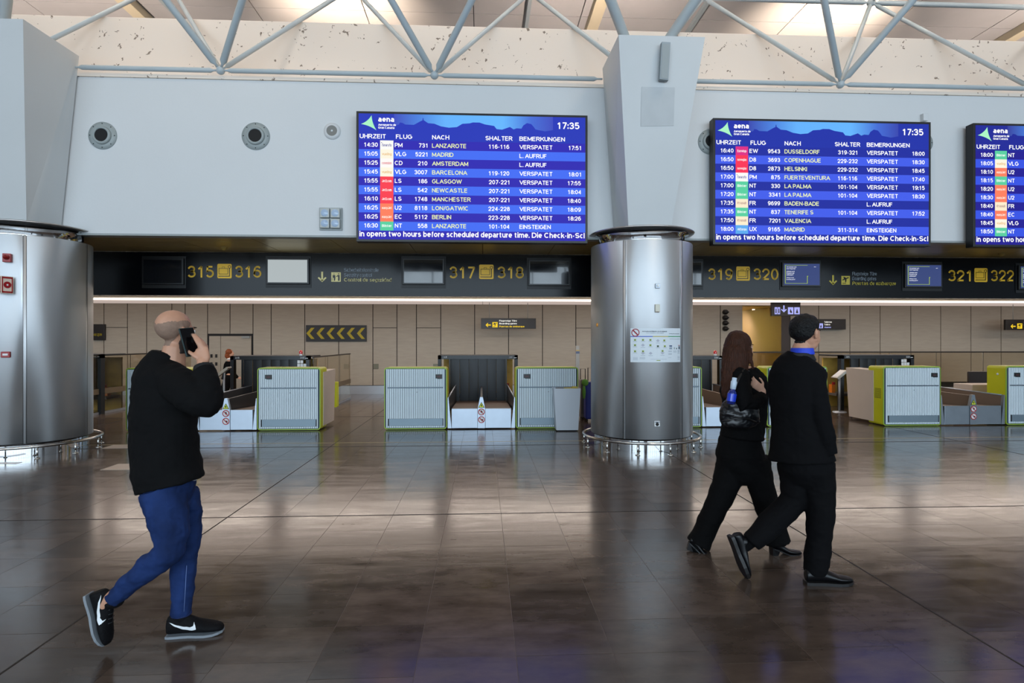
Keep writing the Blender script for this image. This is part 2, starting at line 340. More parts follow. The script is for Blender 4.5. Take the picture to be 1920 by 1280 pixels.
def glyph(ch, t):
    """vertices and faces of one character, cap height 1, stroke weight t"""
    w_, strokes = GL[ch]; V_, F_ = [], []
    for st in strokes:
        P = [(x*w_, t/2+y*(1-t)) for x, y in st]; Q = [P[0]]
        for q in P[1:]:
            if math.hypot(q[0]-Q[-1][0], q[1]-Q[-1][1]) > 1e-5: Q.append(q)
        P = Q; closed = math.hypot(P[0][0]-P[-1][0], P[0][1]-P[-1][1]) < 1e-3 and len(P) > 3; n = len(P)
        D = [((P[i+1][0]-P[i][0]), (P[i+1][1]-P[i][1])) for i in range(n-1)]; D = [(a/math.hypot(a, b), b/math.hypot(a, b)) for a, b in D]
        def ext(i, j):
            c = max(-1, min(1, D[i][0]*D[j][0]+D[i][1]*D[j][1])); th = math.acos(c); return min(.5*t if th < 1.75 else .18*t, t/2*math.tan(min(th, 3.0)/2))
        for i in range(n-1):
            dx, dy = D[i]; hori = abs(dx) > .9*1
            e0 = ext(i-1, i) if i > 0 else (ext(n-2, 0) if closed else 0); e1 = ext(i, i+1) if i < n-2 else (ext(n-2, 0) if closed else 0)
            if i == 0 and not closed and abs(dy) > abs(dx): e0 = t/2
            if i == n-2 and not closed and abs(dy) > abs(dx): e1 = t/2
            ax, ay = P[i][0]-dx*e0, P[i][1]-dy*e0; bx, by = P[i+1][0]+dx*e1, P[i+1][1]+dy*e1; nx, ny = -dy*t/2, dx*t/2; k = len(V_)
            V_ += [(ax+nx, ay+ny), (ax-nx, ay-ny), (bx-nx, by-ny), (bx+nx, by+ny)]; F_.append((k, k+1, k+2, k+3))
    return V_, F_, w_
_gl = {}
def text(mb, txt, org, size, m, right=Vector((1,0,0)), up=Vector((0,0,1)), align='L', bold=0.02, width=None, fn=None, space=1.0):
    """cap height = size; org = baseline start (or end, or middle)"""
    if not txt: return
    t = .115+min(bold,.045)*2.0
    vs, fs, x = [], [], t/2
    for ch in txt:
        if ch == ' ': x += .33; continue
        if (ch, t) not in _gl: _gl[(ch, t)] = glyph(ch, t)
        gv, gf, gw = _gl[(ch, t)]; k = len(vs); vs += [(v[0]+x, v[1]) for v in gv]; fs += [tuple(i+k for i in f) for f in gf]
        x += gw+t+.085*space-(.055 if ch in 'rfTFPkKVAvy/' else 0)
    x0, x1 = min(v[0] for v in vs), max(v[0] for v in vs); k = size; kx = width/(x1-x0) if width else k
    W = (x1-x0)*kx; off = {'L': 0, 'C': -W/2, 'R': -W}[align]; org = Vector(org)
    P = [org + right*((v[0]-x0)*kx+off) + up*(v[1]*k) for v in vs]
    if fn: P = [fn(p) for p in P]
    mb.add(P, fs, m)
# ================================================================== THE ROOM
YW = 9.07      # face of the upper wall
YB = 10.80     # face of the black sign fascia
YR = 18.1      # back wall of the check-in area
def sbox(name, a, b, m, bev=0):
    return struct(MB().box(a, b, m, bev).build(name))
XL, XR = -17.0, 21.0
# floor: slab, expansion grooves, and stone tiles laid in columns with broken joints
floor_ob = sbox('floor', (XL, -14, -0.2), (XR, YR+4, -0.0012), M_GROUT)
GX = [-2.32+4.98*k for k in range(-3, 5)]
GY = [5.46, 9.05, 12.64]
tw = 0.498
tile_me = {}
def tile_mesh(L):
    if L not in tile_me:
        tile_me[L] = MB().box((-tw/2+0.0014, -L/2+0.0018, -0.012), (tw/2-0.0014, L/2-0.0018, 0), M_FLOOR).mesh('floor_tile')
    return tile_me[L]
cells = []
rt = random.Random(11)
for c in range(-30, 47):
    xc = -2.32 + tw*(c+0.5)
    if not XL < xc < XR: continue
    segs = [(-3.0, 5.46), (5.46, 9.05), (9.05, 12.64), (12.64, YR)]
    for (a, b) in segs:
        y = b
        while y > a+0.02:
            L = rt.choice([0.36, 0.44, 0.52])
            if y-L < a+0.25: L = round(y-a, 3)
            cells.append((xc, y-L/2, L)); y -= L
def inview(x, y):
    Z = x*SP+y*CP; xx = x*CP-y*SP
    return Z > 2.4 and abs(xx)/Z < 0.93
cells.sort(key=lambda q: (not inview(q[0], q[1]), q[0]**2+q[1]**2))
far = MB()
for i, (x, y, L) in enumerate(cells):
    if i < 300:
        o = bpy.data.objects.new('floor_tile', tile_mesh(L)); C.objects.link(o); put(o, floor_ob)
        o.location = (x, y, 0); o.rotation_euler = (rt.uniform(-.0012, .0012), rt.uniform(-.0012, .0012), 0)
    else:
        far.box((x-tw/2+0.0014, y-L/2+0.0018, -0.012), (x+tw/2-0.0014, y+L/2-0.0018, 0), M_FLOOR)
        for k in range(-8, 0):
            v = far.v[k]
        ax, ay = rt.uniform(-.0012, .0012), rt.uniform(-.0012, .0012)
        for k in range(-8, 0):
            v = far.v[k]; v.z += (v.x-x)*ax+(v.y-y)*ay
o = far.build('floor_tiles_beyond', floor_ob); o['kind'] = 'stuff'
jm = MB()
for gx in GX: jm.box((gx-0.005, -3, -0.004), (gx+0.005, YR, 0.0018), M_GROOVE)
for gy in GY: jm.box((XL, gy-(.004 if gy < 6 else .009), -0.004), (XR, gy+(.004 if gy < 6 else .009), 0.0022), M_GROOVE)
jm.build('expansion_joint', floor_ob)
MB().box((XL, 9.38, -0.003), (XR, 9.40, 0.0014), mat('brass_inlay', (168, 146, 96), 0.35)).build('brass_strip', floor_ob)
# beige inlay tiles by the pillar with the alarm
for (pa, pb) in (((188, 841), (340, 833)), ((188, 881), (340, 868.5)), ((-90, 870.5), (10, 866.5))):
    a = gp(*pa); b = gp(pb[0], pb[1])
    MB().box((a.x, a.y, -0.01), (max(b.x, a.x+.8), b.y, 0.003), mat('beige_inlay_stone', (176, 160, 146), 0.35)).build('inlay_tile', floor_ob)

# upper wall, ledge and cream parapet
wall_front = sbox('wall_front', (XL, YW, 3.20), (XR, YW+0.25, 5.56), M_WALL)
sbox('trim_1', (XL, YW-0.03, 5.55), (XR, YW+0.85, 5.60), M_CREAM)
sbox('trim_2', (XL, YW-0.015, 3.185), (XR, YW+0.03, 3.215), M_GREYP)
sbox('wall_parapet', (XL, 9.95, 5.5), (XR, 10.2, 6.93), M_CREAM, 0.01)
# hall ceiling of wide sheets with seams and ribs
ceil = sbox('ceiling', (XL, -14, 8.95), (XR, 24, 9.1), M_DARKSTEEL)
sheet = MB().box((-1.19, -3.49, 8.90), (1.19, 3.49, 8.95), M_CEIL).mesh('ceiling_sheet')
for ix in range(-6, 9):
    for iy in range(-1, 4):
        o = bpy.data.objects.new('ceiling_sheet', sheet); C.objects.link(o); put(o, ceil); o.location = (ix*2.4+1.0, iy*7.0+2.6, 0)
for rx in (-7.55, 2.5, 12.5):
    MB().box((rx-0.13, -14, 8.72), (rx+0.13, 24, 8.9), mat('cream_rib', (198, 180, 150), 0.5), 0.01).build('ceiling_rib', ceil)
for rx in (-6.8, 1.0, 4.8):
    MB().box((rx-0.04, -14, 8.80), (rx+0.04, 24, 8.9), M_GREYP, 0.005).build('ceiling_rail', ceil)
# side walls, far wall above the lower ceiling, facade posts behind the viewer
sbox('wall_left', (XL-0.2, -14, 0), (XL, YR+4, 9), M_WALL)
sbox('wall_right', (XR, -14, 0), (XR+0.2, YR+4, 9), M_WALL)
sbox('wall_rear_upper', (XL, YR+0.3, 2.9), (XR, YR+0.5, 9), M_WALL)
fac = MB()
for i in range(0, 20): fac.box((XL+2*i-0.05, -14.0, 0), (XL+2*i+0.05, -13.8, 8.9), M_DARKSTEEL)
for z in (0.05, 2.4, 4.6, 6.8, 8.8): fac.box((XL, -13.98, z-0.05), (XR, -13.82, z+0.05), M_DARKSTEEL)
struct(fac.build('window_1'))
# soffit between the wall and the fascia: tan panels, each its own piece
soff = sbox('ceiling_soffit', (XL, YW+0.02, 3.225), (XR, 11.5, 3.27), M_DARKSTEEL)
ys = [YW+0.04, 9.62, 10.2, 10.8]
for r in range(3):
    me = MB().box((0.006, ys[r]+0.004, 3.205), (1.194, ys[r+1]-0.004, 3.225), M_GOLD).mesh('soffit_panel')
    for k in range(-12, 16):
        if -9.6 < k*1.2 < 13.5:
            o = bpy.data.objects.new('soffit_panel', me); C.objects.link(o); put(o, soff); o.location = (k*1.2, 0, 0)
# lower ceiling over the desks
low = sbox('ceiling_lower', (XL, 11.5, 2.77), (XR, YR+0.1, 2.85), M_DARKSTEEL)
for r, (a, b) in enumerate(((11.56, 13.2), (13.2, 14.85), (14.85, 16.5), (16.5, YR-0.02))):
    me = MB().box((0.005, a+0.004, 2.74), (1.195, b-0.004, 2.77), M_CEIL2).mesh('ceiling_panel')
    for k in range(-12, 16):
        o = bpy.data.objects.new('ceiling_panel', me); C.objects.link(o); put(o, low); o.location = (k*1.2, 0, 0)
# back wall with its panels; joints taken where the photograph shows them
OPX0, OPX1 = X(1392, YR), X(1481, YR)
wb = MB(); wb.box((XL, YR, 0), (OPX0, YR+0.2, 2.78), M_DARKSTEEL); wb.box((OPX1, YR, 0), (XR, YR+0.2, 2.78), M_DARKSTEEL)
wall_back = struct(wb.build('wall_back'))
joints = [(-60, 0), (0, 0), (60, 0), (120, 0), (196, 0), (240, 1), (276, 0), (323, 0), (348, 0), (390, 0), (432, 2), (475, 2), (509, 0), (572, 0), (635.5, 0), (699.5, 0),
          (744.5, 1), (781, 0), (826.5, 1), (890, 0), (953.5, 0), (1017, 0), (1079.5, 0), (1122, 1), (1170, 0), (1230, 0), (1290, 0), (1350, 0), (1392, 0)]
def wpanel(x0, x1, z0, z1):
    MB().box((x0+0.012, YR-0.03, z0), (x1-0.012, YR, z1), M_PANEL).build('wall_panel', wall_back)
splitz = H(720, 614.5, YR)
for (a, _), (b, k) in zip(joints[:-1], joints[1:]):
    x0, x1 = X(a, YR), X(b, YR)
    if k == 1: wpanel(x0, x1, 0.27, splitz-0.008); wpanel(x0, x1, splitz+0.008, 2.735)
    elif k == 2: wpanel(x0, x1, H(400, 626, YR)+0.01, 2.735)
    else: wpanel(x0, x1, 0.27, 2.735)
jr = [1481, 1534, 1592.5, 1649, 1706.5, 1762.5, 1819, 1875.5, 1932, 1990]
for a, b in zip(jr[:-1], jr[1:]): wpanel(X(a, YR), X(b, YR), 0.27, 2.735)
bb = MB(); bb.box((XL, YR-0.035, 0), (OPX0, YR, 0.255), M_STEEL2); bb.box((OPX1, YR-0.035, 0), (XR, YR, 0.255), M_STEEL2)
struct(bb.build('baseboard_back'))
# double door in the back wall
dz = H(400, 628, YR); dr = struct(MB().box((X(392, YR), YR-0.02, 0), (X(473, YR), YR+0.02, dz), M_DARKSTEEL).build('door_1'))
xm = X(415, YR)
MB().box((X(393.5, YR), YR-0.045, 0.02), (xm-0.006, YR-0.01, dz-0.03), M_PANEL).build('door_leaf', dr)
MB().box((xm+0.006, YR-0.045, 0.02), (X(472, YR), YR-0.01, dz-0.03), M_PANEL).build('door_leaf', dr)
MB().box((X(455, YR), YR-0.09, dz-0.09), (X(470, YR), YR-0.045, dz-0.03), M_GREYP).build('door_closer', dr)
for (px, py) in ((398, 667), (407, 667), (398, 682), (407, 682)):
    p = pw(px, py, YR)
    MB().box((p.x-0.03, YR-0.06, p.z-0.05), (p.x+0.03, YR-0.045, p.z+0.05), M_BLACK).build('door_fitting', dr)
# passage behind the opening, yellowish laminate
M_PASS = mat('yellow_wood_laminate', (198, 172, 96), 0.45, noise=0.05, nscale=2)
ps = MB(); ps.box((OPX0-1.5, 21.5, 0), (OPX1+0.6, 21.7, 3.4), M_DARKSTEEL)
ps.box((OPX0-1.5, YR+0.2, 2.72), (OPX1+1, 21.7, 2.8), M_PASS); ps.box((OPX1-0.28, YR, 0), (OPX1, 21.5, 3.4), mat('dark_brown_jamb', (52, 40, 34), 0.4))
ps.box((OPX0-1.6, YR+0.2, 0), (OPX0-1.4, 21.6, 3.4), M_PASS)
passage = struct(ps.build('wall_passage'))
xs = [OPX0-1.5+0.62*k for k in range(6)]
for a, b in zip(xs[:-1], xs[1:]):
    MB().box((a+0.006, 21.45, 0.1), (b-0.006, 21.5, 2.71), M_PASS).build('wall_panel', passage)
lamp = MB().lathe([(0.0, 2.70), (0.13, 2.70), (0.14, 2.72)], emat('warm_lamp', (255, 238, 205), 6), 20, Matrix.Translation((X(1418, 20.0), 20.0, 0))).build('recessed_ceiling_light')
tag(lamp, 'round recessed ceiling light in the yellow passage opening', 'light')

# ================================================================== LIGHT STRIP, FASCIA, SIGNS
fas = empty('sign_fascia', (0, YB, 2.43), 'long glossy black sign fascia over the check-in counters with yellow counter numbers', 'fascia')
MB().box((XL+0.01, YB, 2.425), (XR-0.01, YB+0.10, 3.20), M_FASCIA, 0.004).build('black_panel', fas)
MB().box((XL+0.01, YB+0.10, 2.425), (XR-0.01, 11.52, 2.47), M_GOLD).build('underside_panel', fas)
st = empty('strip_light', (0, 11.56, 2.42), 'thin bright white strip light along the underside behind the black fascia', 'light')
MB().box((XL+0.02, 11.53, 2.42), (XR-0.02, 11.55, 2.73), M_GREYP).build('housing', st)
MB().box((XL+0.02, 11.525, 2.395), (XR-0.02, 11.57, 2.422), emat('strip_diffuser', (255, 240, 226), 5.0)).build('diffuser', st)
YF = YB-0.006
def picto_case(mb, x0, x1, z0, z1, m, mk):
    """counter pictogram: rounded square with a suitcase on a weighing scale"""
    wd = x1-x0; ht = z1-z0; r = wd*0.08
    def P(u, v): return (x0+u*wd, z0+v*ht)
    def flat(pts, mm, dy=0.0): mb.poly([(p[0], YF-dy, p[1]) for p in pts], mm)
    flat([P(.06,0), P(.94,0), P(1,.06), P(1,.94), P(.94,1), P(.06,1), P(0,.94), P(0,.06)], m)
    def bar(a, b, c, d, mm=mk): flat([P(a,b), P(c,b), P(c,d), P(a,d)], mm, 0.002)
    bar(.10,.28,.13,.70); bar(.10,.67,.74,.70); bar(.71,.28,.74,.70); bar(.10,.28,.74,.31)       # suitcase outline
    bar(.32,.70,.34,.80); bar(.50,.70,.52,.80); bar(.32,.78,.52,.80)                             # handle
    bar(.08,.12,.86,.17); bar(.82,.12,.87,.70)                                                   # scale plate and column
    n = 14; cx, cz = .845, .79
    for i in range(n):
        a, b = 2*math.pi*i/n, 2*math.pi*(i+1)/n
        flat([P(cx+.11*math.cos(a), cz+.11*math.sin(a)), P(cx+.11*math.cos(b), cz+.11*math.sin(b)), P(cx+.075*math.cos(b), cz+.075*math.sin(b)), P(cx+.075*math.cos(a), cz+.075*math.sin(a))], mk, 0.002)
def num(mb, s, px0, px1, pyb, pyt, m):
    a = pw(px0, pyb, YF); b = pw(px1, pyb, YF); t = pw(px0, pyt, YF)
    text(mb, s, (a.x, YF, a.z), t.z-a.z, m, bold=0.016, width=b.x-a.x, space=1.3)
for (n1, p1, ic, n2, p2, yb, yt) in (('315', (352, 401), (407.5, 434.5), '316', (441, 490), 520, 498), ('317', (843, 891), (898.5, 925.5), '318', (933, 982), 521.5, 499.5),
                                     ('319', (1328, 1374), (1380.5, 1406), '320', (1413, 1459.5), 524.5, 503), ('321', (1778, 1820), (1827, 1851.5), '322', (1858, 1901), 527, 506)):
    for n, p in ((n1, p1), (n2, p2)):
        m_ = MB(); num(m_, n, p[0], p[1], yb, yt, M_YTXT); m_.build('counter_number', fas)
    m_ = MB(); a = pw(ic[0], yb+1.5, YF); b = pw(ic[1], yt-3.5, YF); picto_case(m_, a.x, b.x, a.z, b.z, M_YTXT, M_FASCIA); m_.build('counter_pictogram', fas)
def arrow(mb, c, s, ang, m, Y, th=0.16):
    """arrow of size s pointing along angle ang in the x,z plane"""
    ca, sa = math.cos(ang), math.sin(ang)
    def P(u, v): return (c[0]+(u*ca-v*sa)*s, Y, c[1]+(u*sa+v*ca)*s)
    h = th/2
    mb.poly([P(-.5,-h), P(.38,-h), P(.38,h), P(-.5,h)], m)
    mb.poly([P(.5,0), P(.10,.42), P(.0,.30), P(.30,0)], m); mb.poly([P(.5,0), P(.30,0), P(.0,-.30), P(.10,-.42)], m)
def plane_icon(mb, x0, z0, s, m, mk, Y):
    mb.poly([(x0, Y, z0), (x0+s, Y, z0), (x0+s, Y, z0+s), (x0, Y, z0+s)], m)
    def q(pts): mb.poly([(x0+u*s, Y-0.002, z0+v*s) for u, v in pts], mk)
    q([(.12,.48), (.22,.50), (.86,.76), (.88,.84), (.80,.86), (.12,.58)]); q([(.42,.58), (.62,.66), (.56,.28), (.46,.24)]); q([(.34,.62), (.56,.78), (.30,.90), (.22,.86)])
    q([(.12,.12), (.55,.12), (.55,.19), (.12,.19)])
def guard_icon(mb, x0, z0, s, m, mk, Y):
    mb.poly([(x0, Y, z0), (x0+s, Y, z0), (x0+s, Y, z0+s), (x0, Y, z0+s)], m)
    def q(pts): mb.poly([(x0+u*s, Y-0.002, z0+v*s) for u, v in pts], mk)
    q([(.24,.80), (.30,.86), (.36,.80), (.30,.74)]); q([(.16,.70), (.42,.70), (.44,.42), (.40,.10), (.28,.10), (.28,.40), (.16,.42)])
    q([(.70,.82), (.76,.90), (.86,.88), (.82,.78), (.74,.76)]); q([(.66,.70), (.88,.72), (.88,.10), (.70,.10), (.72,.45)]); q([(.66,.68), (.50,.56), (.54,.50), (.70,.60)])
    q([(.08,.10), (.12,.10), (.12,.40), (.08,.40)])
def sign_lines(px0, arrow_c, icon_x, tx, kind, lines, ygap, W, mg, my):
    m_ = MB()
    a = pw(arrow_c[0], arrow_c[1], YF); arrow(m_, (a.x, a.z), 0.19, -math.pi/2, my, YF, 0.18)
    i0 = pw(icon_x[0], icon_x[2], YF); i1 = pw(icon_x[1], icon_x[2], YF)
    (plane_icon if kind == 'plane' else guard_icon)(m_, i0.x, i0.z, i1.x-i0.x, my, M_FASCIA, YF)
    m_.build('pictogram', fas)
    for (s, yb, wpx, mm, bo) in lines:
        m_ = MB(); p = pw(tx, yb, YF); q = pw(tx+wpx, yb, YF)
        text(m_, s, (p.x, YF, p.z), 0.064, mm, bold=bo, width=q.x-p.x); m_.build('lettering', fas)
sign_lines(0, (604, 519), (621, 639, 528), 645, 'guard', [('Sicherheitskontrolle', 509, 65, M_GTXT, 0.0), ('Security control', 518.5, 52, M_GTXT, 0.0), ('Control de seguridad', 527.5, 89, M_PYTXT, 0.03)], 9, 0, M_GTXT, M_PYTXT)
sign_lines(0, (1562, 525), (1577.5, 1593.5, 533.5), 1598, 'plane', [('Flugsteige Türe', 516, 46, M_GTXT, 0.0), ('Boarding gates', 525, 45, M_GTXT, 0.0), ('Puertas de embarque', 534, 82, mat('sign_olive_yellow', (196, 176, 60), 0.45), 0.03)], 9, 0, M_GTXT, mat('sign_olive_yellow', (196, 176, 60), 0.45))

# monitors on the fascia
M_OFF = mat('dark_screen_glass', (18, 20, 24), 0.12, coat=0.6, rvar=0.04, nscale=3)
mons = [(269, 340, 487, 530, 'off', 'switched-off black monitor on the fascia beside counter number 315'),
        (502, 576, 487, 529, 'blank', 'monitor with a window reflection painted pale grey on its screen beside counter number 316'),
        (757.5, 830, 487, 530, 'off', 'switched-off monitor on the fascia just before counter number 317'),
        (994, 1066, 490, 532, 'off', 'switched-off monitor on the fascia just after counter number 318'),
        (1249, 1315, 492, 533, 'off', 'dark monitor half hidden behind the round steel pillar before number 319'),
        (1470, 1537, 494.5, 534, 'info', 'lit blue monitor with white question text beside counter number 320'),
        (1700.5, 1765, 497, 536, 'info', 'lit blue monitor with white question text just before counter number 321'),
        (1914, 1975, 500, 540, 'info', 'lit blue monitor cut by the frame just after counter number 322')]
for (x0, x1, y0, y1, k, lab) in mons:
    a = pw(x0, y1, YB-0.06); b = pw(x1, y0, YB-0.06)
    r = empty('monitor', ((a.x+b.x)/2, YB, a.z), lab, 'monitor', 'monitors along the black fascia')
    MB().box((a.x-0.055, YB-0.010, a.z-0.09), (b.x+0.055, YB-0.002, b.z+0.07), mat('black_monitor_recess', (10, 11, 12), 0.5)).build('back_plate', r)
    fr = MB(); fr.box((a.x-0.03, YB-0.055, a.z-0.03), (b.x+0.03, YB-0.012, b.z+0.03), M_BLACK, 0.006); fr.build('casing', r)
    sm = {'off': M_OFF, 'blank': emat('painted_reflection', (198, 208, 210), 0.75), 'info': emat('info_navy', (58, 72, 122), 1.0)}[k]  # pale grey glow stands in for windows reflected in a switched-off screen
    Y = YB-0.058
    s = MB().poly([(a.x, Y, a.z), (b.x, Y, a.z), (b.x, Y, b.z), (a.x, Y, b.z)], sm).build('screen', r)
    if k == 'info':
        Y -= 0.002; W = b.x-a.x; Hh = b.z-a.z; g = emat('info_lime', (168, 196, 60), 1.0); wt = emat('info_white', (232, 236, 250), 1.0)
        m_ = MB()
        def R_(u0, v0, u1, v1, mm): m_.poly([(a.x+u0*W, Y, a.z+v0*Hh), (a.x+u1*W, Y, a.z+v0*Hh), (a.x+u1*W, Y, a.z+v1*Hh), (a.x+u0*W, Y, a.z+v1*Hh)], mm)
        R_(.03,.07,.045,.93,g); R_(.03,.07,.66,.085,g); R_(.03,.92,.66,.935,g); R_(.645,.07,.66,.40,g); R_(.645,.40,.675,.43,g)
        m_.build('border_print', r); m_ = MB()
        for s_, v, bo in (('Wo befindet sich', .82, .02), ('mein Flugsteig?', .74, .02), ('¿Dónde está', .61, .06), ('mi puerta de', .53, .06), ('embarque?', .45, .06), ('Where is my', .32, .02), ('boarding gate?', .24, .02)):
            text(m_, s_, (a.x+.07*W, Y, a.z+v*Hh), .05*Hh, wt, bold=bo)
        text(m_, 'aena', (a.x+.84*W, Y, a.z+.84*Hh), .035*Hh, wt, bold=0.03)
        m_.build('lettering', r)

# ================================================================== FLIGHT BOARDS
YS = 8.85
DK, LT, NV = emat('navy_row', (44, 36, 178), 1.0), emat('blue_row', (66, 108, 244), 1.0), emat('header_navy', (36, 54, 184), 1.0)
DK2, LT2, NV2 = emat('navy_row_two', (24, 40, 160), 1.0), emat('blue_row_two', (64, 92, 235), 1.0), emat('header_navy_two', (26, 46, 168), 1.0)
DK3, LT3, NV3 = emat('navy_row_three', (26, 18, 144), 1.0), emat('blue_row_three', (52, 82, 228), 1.0), emat('header_navy_three', (24, 34, 150), 1.0)
WT, YT, GR = emat('letter_white', (255, 255, 255), 1.1), emat('letter_cream', (240, 246, 176), 1.0), emat('star_green', (170, 245, 196), 1.0)
def sky_mat(nv):
    m = bpy.data.materials.new('screen_mountain_sky'); m.use_nodes = True; nt = m.node_tree; b = nt.nodes['Principled BSDF']; L = nt.links.new
    tc = nt.nodes.new('ShaderNodeTexCoord'); sp = nt.nodes.new('ShaderNodeSeparateXYZ'); r = nt.nodes.new('ShaderNodeValToRGB')
    L(tc.outputs['Generated'], sp.inputs[0]); L(sp.outputs['X'], r.inputs[0]); cr = r.color_ramp
    cr.elements[0].position = 0.0; cr.elements[0].color = (*lin(nv), 1)
    cr.elements[1].position = 1.0; cr.elements[1].color = (*lin(nv), 1)
    for p, c in ((0.16, (56, 120, 218)), (0.32, (88, 172, 248)), (0.68, (90, 176, 250)), (0.86, (48, 96, 208))):
        e = cr.elements.new(p); e.color = (*lin(c), 1)
    L(r.outputs[0], b.inputs['Emission Color']); b.inputs['Emission Strength'].default_value = 1.0; b.inputs['Base Color'].default_value = (0.01,0.01,0.01,1)
    return m
AIR = {'PM': ((252, 250, 246), 'canaryfly', (110, 110, 170)), 'VLG': ((254, 246, 224), 'vueling', (236, 196, 140)), 'CD': ((254, 250, 246), 'corendon', (228, 130, 140)),
       'LS': ((250, 62, 78), 'Jet2.com', (255, 240, 240)), 'U2': ((255, 128, 92), 'easyJet', (255, 240, 226)), 'EC': ((255, 128, 92), 'easyJet', (255, 240, 226)),
       'NT': ((88, 208, 160), 'Binter', (236, 255, 246)), 'EW': ((222, 40, 132), 'Eurowings', (255, 232, 244)), 'D8': ((250, 48, 84), 'norwegian', (255, 226, 230)),
       'FR': ((254, 238, 206), 'RYANAIR', (186, 150, 140)), 'UX': ((92, 170, 240), 'AirEuropa', (236, 246, 255))}
def board(px0, px1, rows, label, mats3):
    dk, lt, nv = mats3; SKYM = sky_mat({'screen_header_navy': (36, 54, 184), 'screen_header_navy_two': (26, 46, 168), 'screen_header_navy_three': (24, 34, 150)}[nv.name])
    xa, xb = px0, px0+3.475; zt, zb = 5.035, 3.09
    sx = (xb-xa-0.07)/425.0; sz = (zt-zb-0.07)/241.0
    root = empty('flight_board', ((xa+xb)/2, YW, zb), label, 'display board', 'departure boards on the white wall')
    MB().box((xa, YS, zb), (xb, YW-0.07, zt), M_BLACK, 0.004).build('casing', root)
    for bx in (xa+.5, xb-.5): MB().box((bx-.05, YW-.07, zb+.3), (bx+.05, YW-.002, zt-.3), M_DARKSTEEL).build('wall_bracket', root)
    Y = YS-0.001
    def P(lx, ly, d=0.0): return Vector((xa+0.035+lx*sx, Y-d, zt-0.035-ly*sz))
    s = MB()
    def rect(mb, x0, y0, x1, y1, m, d=0.0): mb.poly([P(x0,y1,d), P(x1,y1,d), P(x1,y0,d), P(x0,y0,d)], m)
    rect(s, 0, 0, 425, 51.1, nv)
    for i in range(10): rect(s, 0, 51.1+17.3*i, 425, 51.1+17.3*(i+1), dk if i % 2 == 0 else lt)
    rect(s, 0, 224.1, 425, 241, dk); s.build('screen', root)
    # mountain skyline
    c1 = [(640,260),(715,240),(735,203),(780,210),(820,235),(960,238),(1060,180),(1100,160),(1105,120),(1115,120),(1118,155),(1190,205),(1290,212),(1400,255),(1530,275),(1660,262),(1750,205),(1870,195)]
    c2 = [(0,205),(110,205),(200,235),(350,258),(390,310),(480,318),(610,270),(670,310),(720,290),(800,295),(830,240),(890,200),(960,215),(1000,260),(1030,305),(1190,335),(1320,310)]
    sky = [(x/8.727-8, y/8.727-7) for x, y in c1]+[(x/8.727+212, y/8.727-10) for x, y in c2]
    k = MB()
    for (a0, b0), (a1, b1) in zip(sky[:-1], sky[1:]):
        if a1 > a0: k.poly([P(a0,b0,.002), P(a1,b1,.002), P(a1,0,.002), P(a0,0,.002)], SKYM)
    k.build('mountain_picture', root)
    st_ = MB(); A, B, D = (23.9, 3.4), (4.4, 20.5), (32.9, 32)
    def curve(p, q, cc, n=8):
        mx = ((p[0]+q[0])/2, (p[1]+q[1])/2); g = (mx[0]+(cc[0]-mx[0])*.5, mx[1]+(cc[1]-mx[1])*.5)
        return [((1-t)**2*p[0]+2*t*(1-t)*g[0]+t*t*q[0], (1-t)**2*p[1]+2*t*(1-t)*g[1]+t*t*q[1]) for t in [i/n for i in range(n)]]
    cc = (sum(v[0] for v in (A,B,D))/3, sum(v[1] for v in (A,B,D))/3)
    ring = curve(A,B,cc)+curve(B,D,cc)+curve(D,A,cc); n = len(ring)
    for i in range(n): st_.poly([P(*cc,.003), P(*ring[i],.003), P(*ring[(i+1)%n],.003)], GR)
    st_.build('star_emblem', root)
    h = MB()
    def T(mb, s_, x, y, size, m=WT, al='L', w=None, bold=.024):
        text(mb, s_, P(x, y, .003), size*sz, m, align=al, bold=bold, width=(w*sx if w else None))
    T(h, 'aena', 36, 15.4, 9.6, w=29.5, bold=.06); T(h, 'Aeropuerto de', 36, 23.2, 4.2, w=33, bold=.05); T(h, 'Gran Canaria', 36, 28.8, 4.2, w=30, bold=.05)
    h.build('wordmark', root); h = MB(); T(h, '17:35', 371.8, 23, 13, w=42, bold=.03); h.build('clock', root)
    for s_, x, w in (('UHRZEIT', 2, 48), ('FLUG', 68.8, 30.2), ('NACH', 136, 32), ('SHALTER', 235.8, 51), ('BEMERKUNGEN', 299.7, 86.4)):
        h = MB(); T(h, s_, x, 47.6, 8.4, w=w, bold=.026); h.build('column_heading', root)
    for i, (t, c, f, d, sh, rem, t2) in enumerate(rows):
        yb = 63.7+17.2*i; m_ = MB(); col, word, wc = AIR[c]
        def fld(nm, *aa, **kk):
            if aa[0]: q = MB(); T(q, *aa, **kk); q.build(nm, root)
        fld('time_lettering', t, 35.5, yb, 8.2, al='R'); fld('code_lettering', c, 66.7, yb, 8.2); fld('flight_lettering', f, 127.2, yb, 8.2, al='R')
        fld('destination_lettering', d, 135.8, yb, 8.2, m=YT); fld('counter_lettering', sh, 261.3, yb, 8.2, al='C'); fld('remark_lettering', rem, 299.7, yb, 8.2)
        fld('time_lettering', t2, 416.5, yb, 8.2, al='R')
        rect(m_, 39.6, 51.1+17.3*i, 64.2, 51.1+17.3*(i+1), emat('tile_'+c, col, 1.0), .002)
        T(m_, word, 51.9, yb-1.2, 5.0, m=emat('tile_word_'+c, wc, 1.0), al='C', w=18, bold=.05)
        if c == 'PM': rect(m_, 41.5, yb-9, 43.2, yb-7.5, emat('tile_word_PM', wc), .003); rect(m_, 43.5, yb-6.5, 45, yb-5, emat('tile_word_PM', wc), .003)
        m_.build('airline_tile', root)
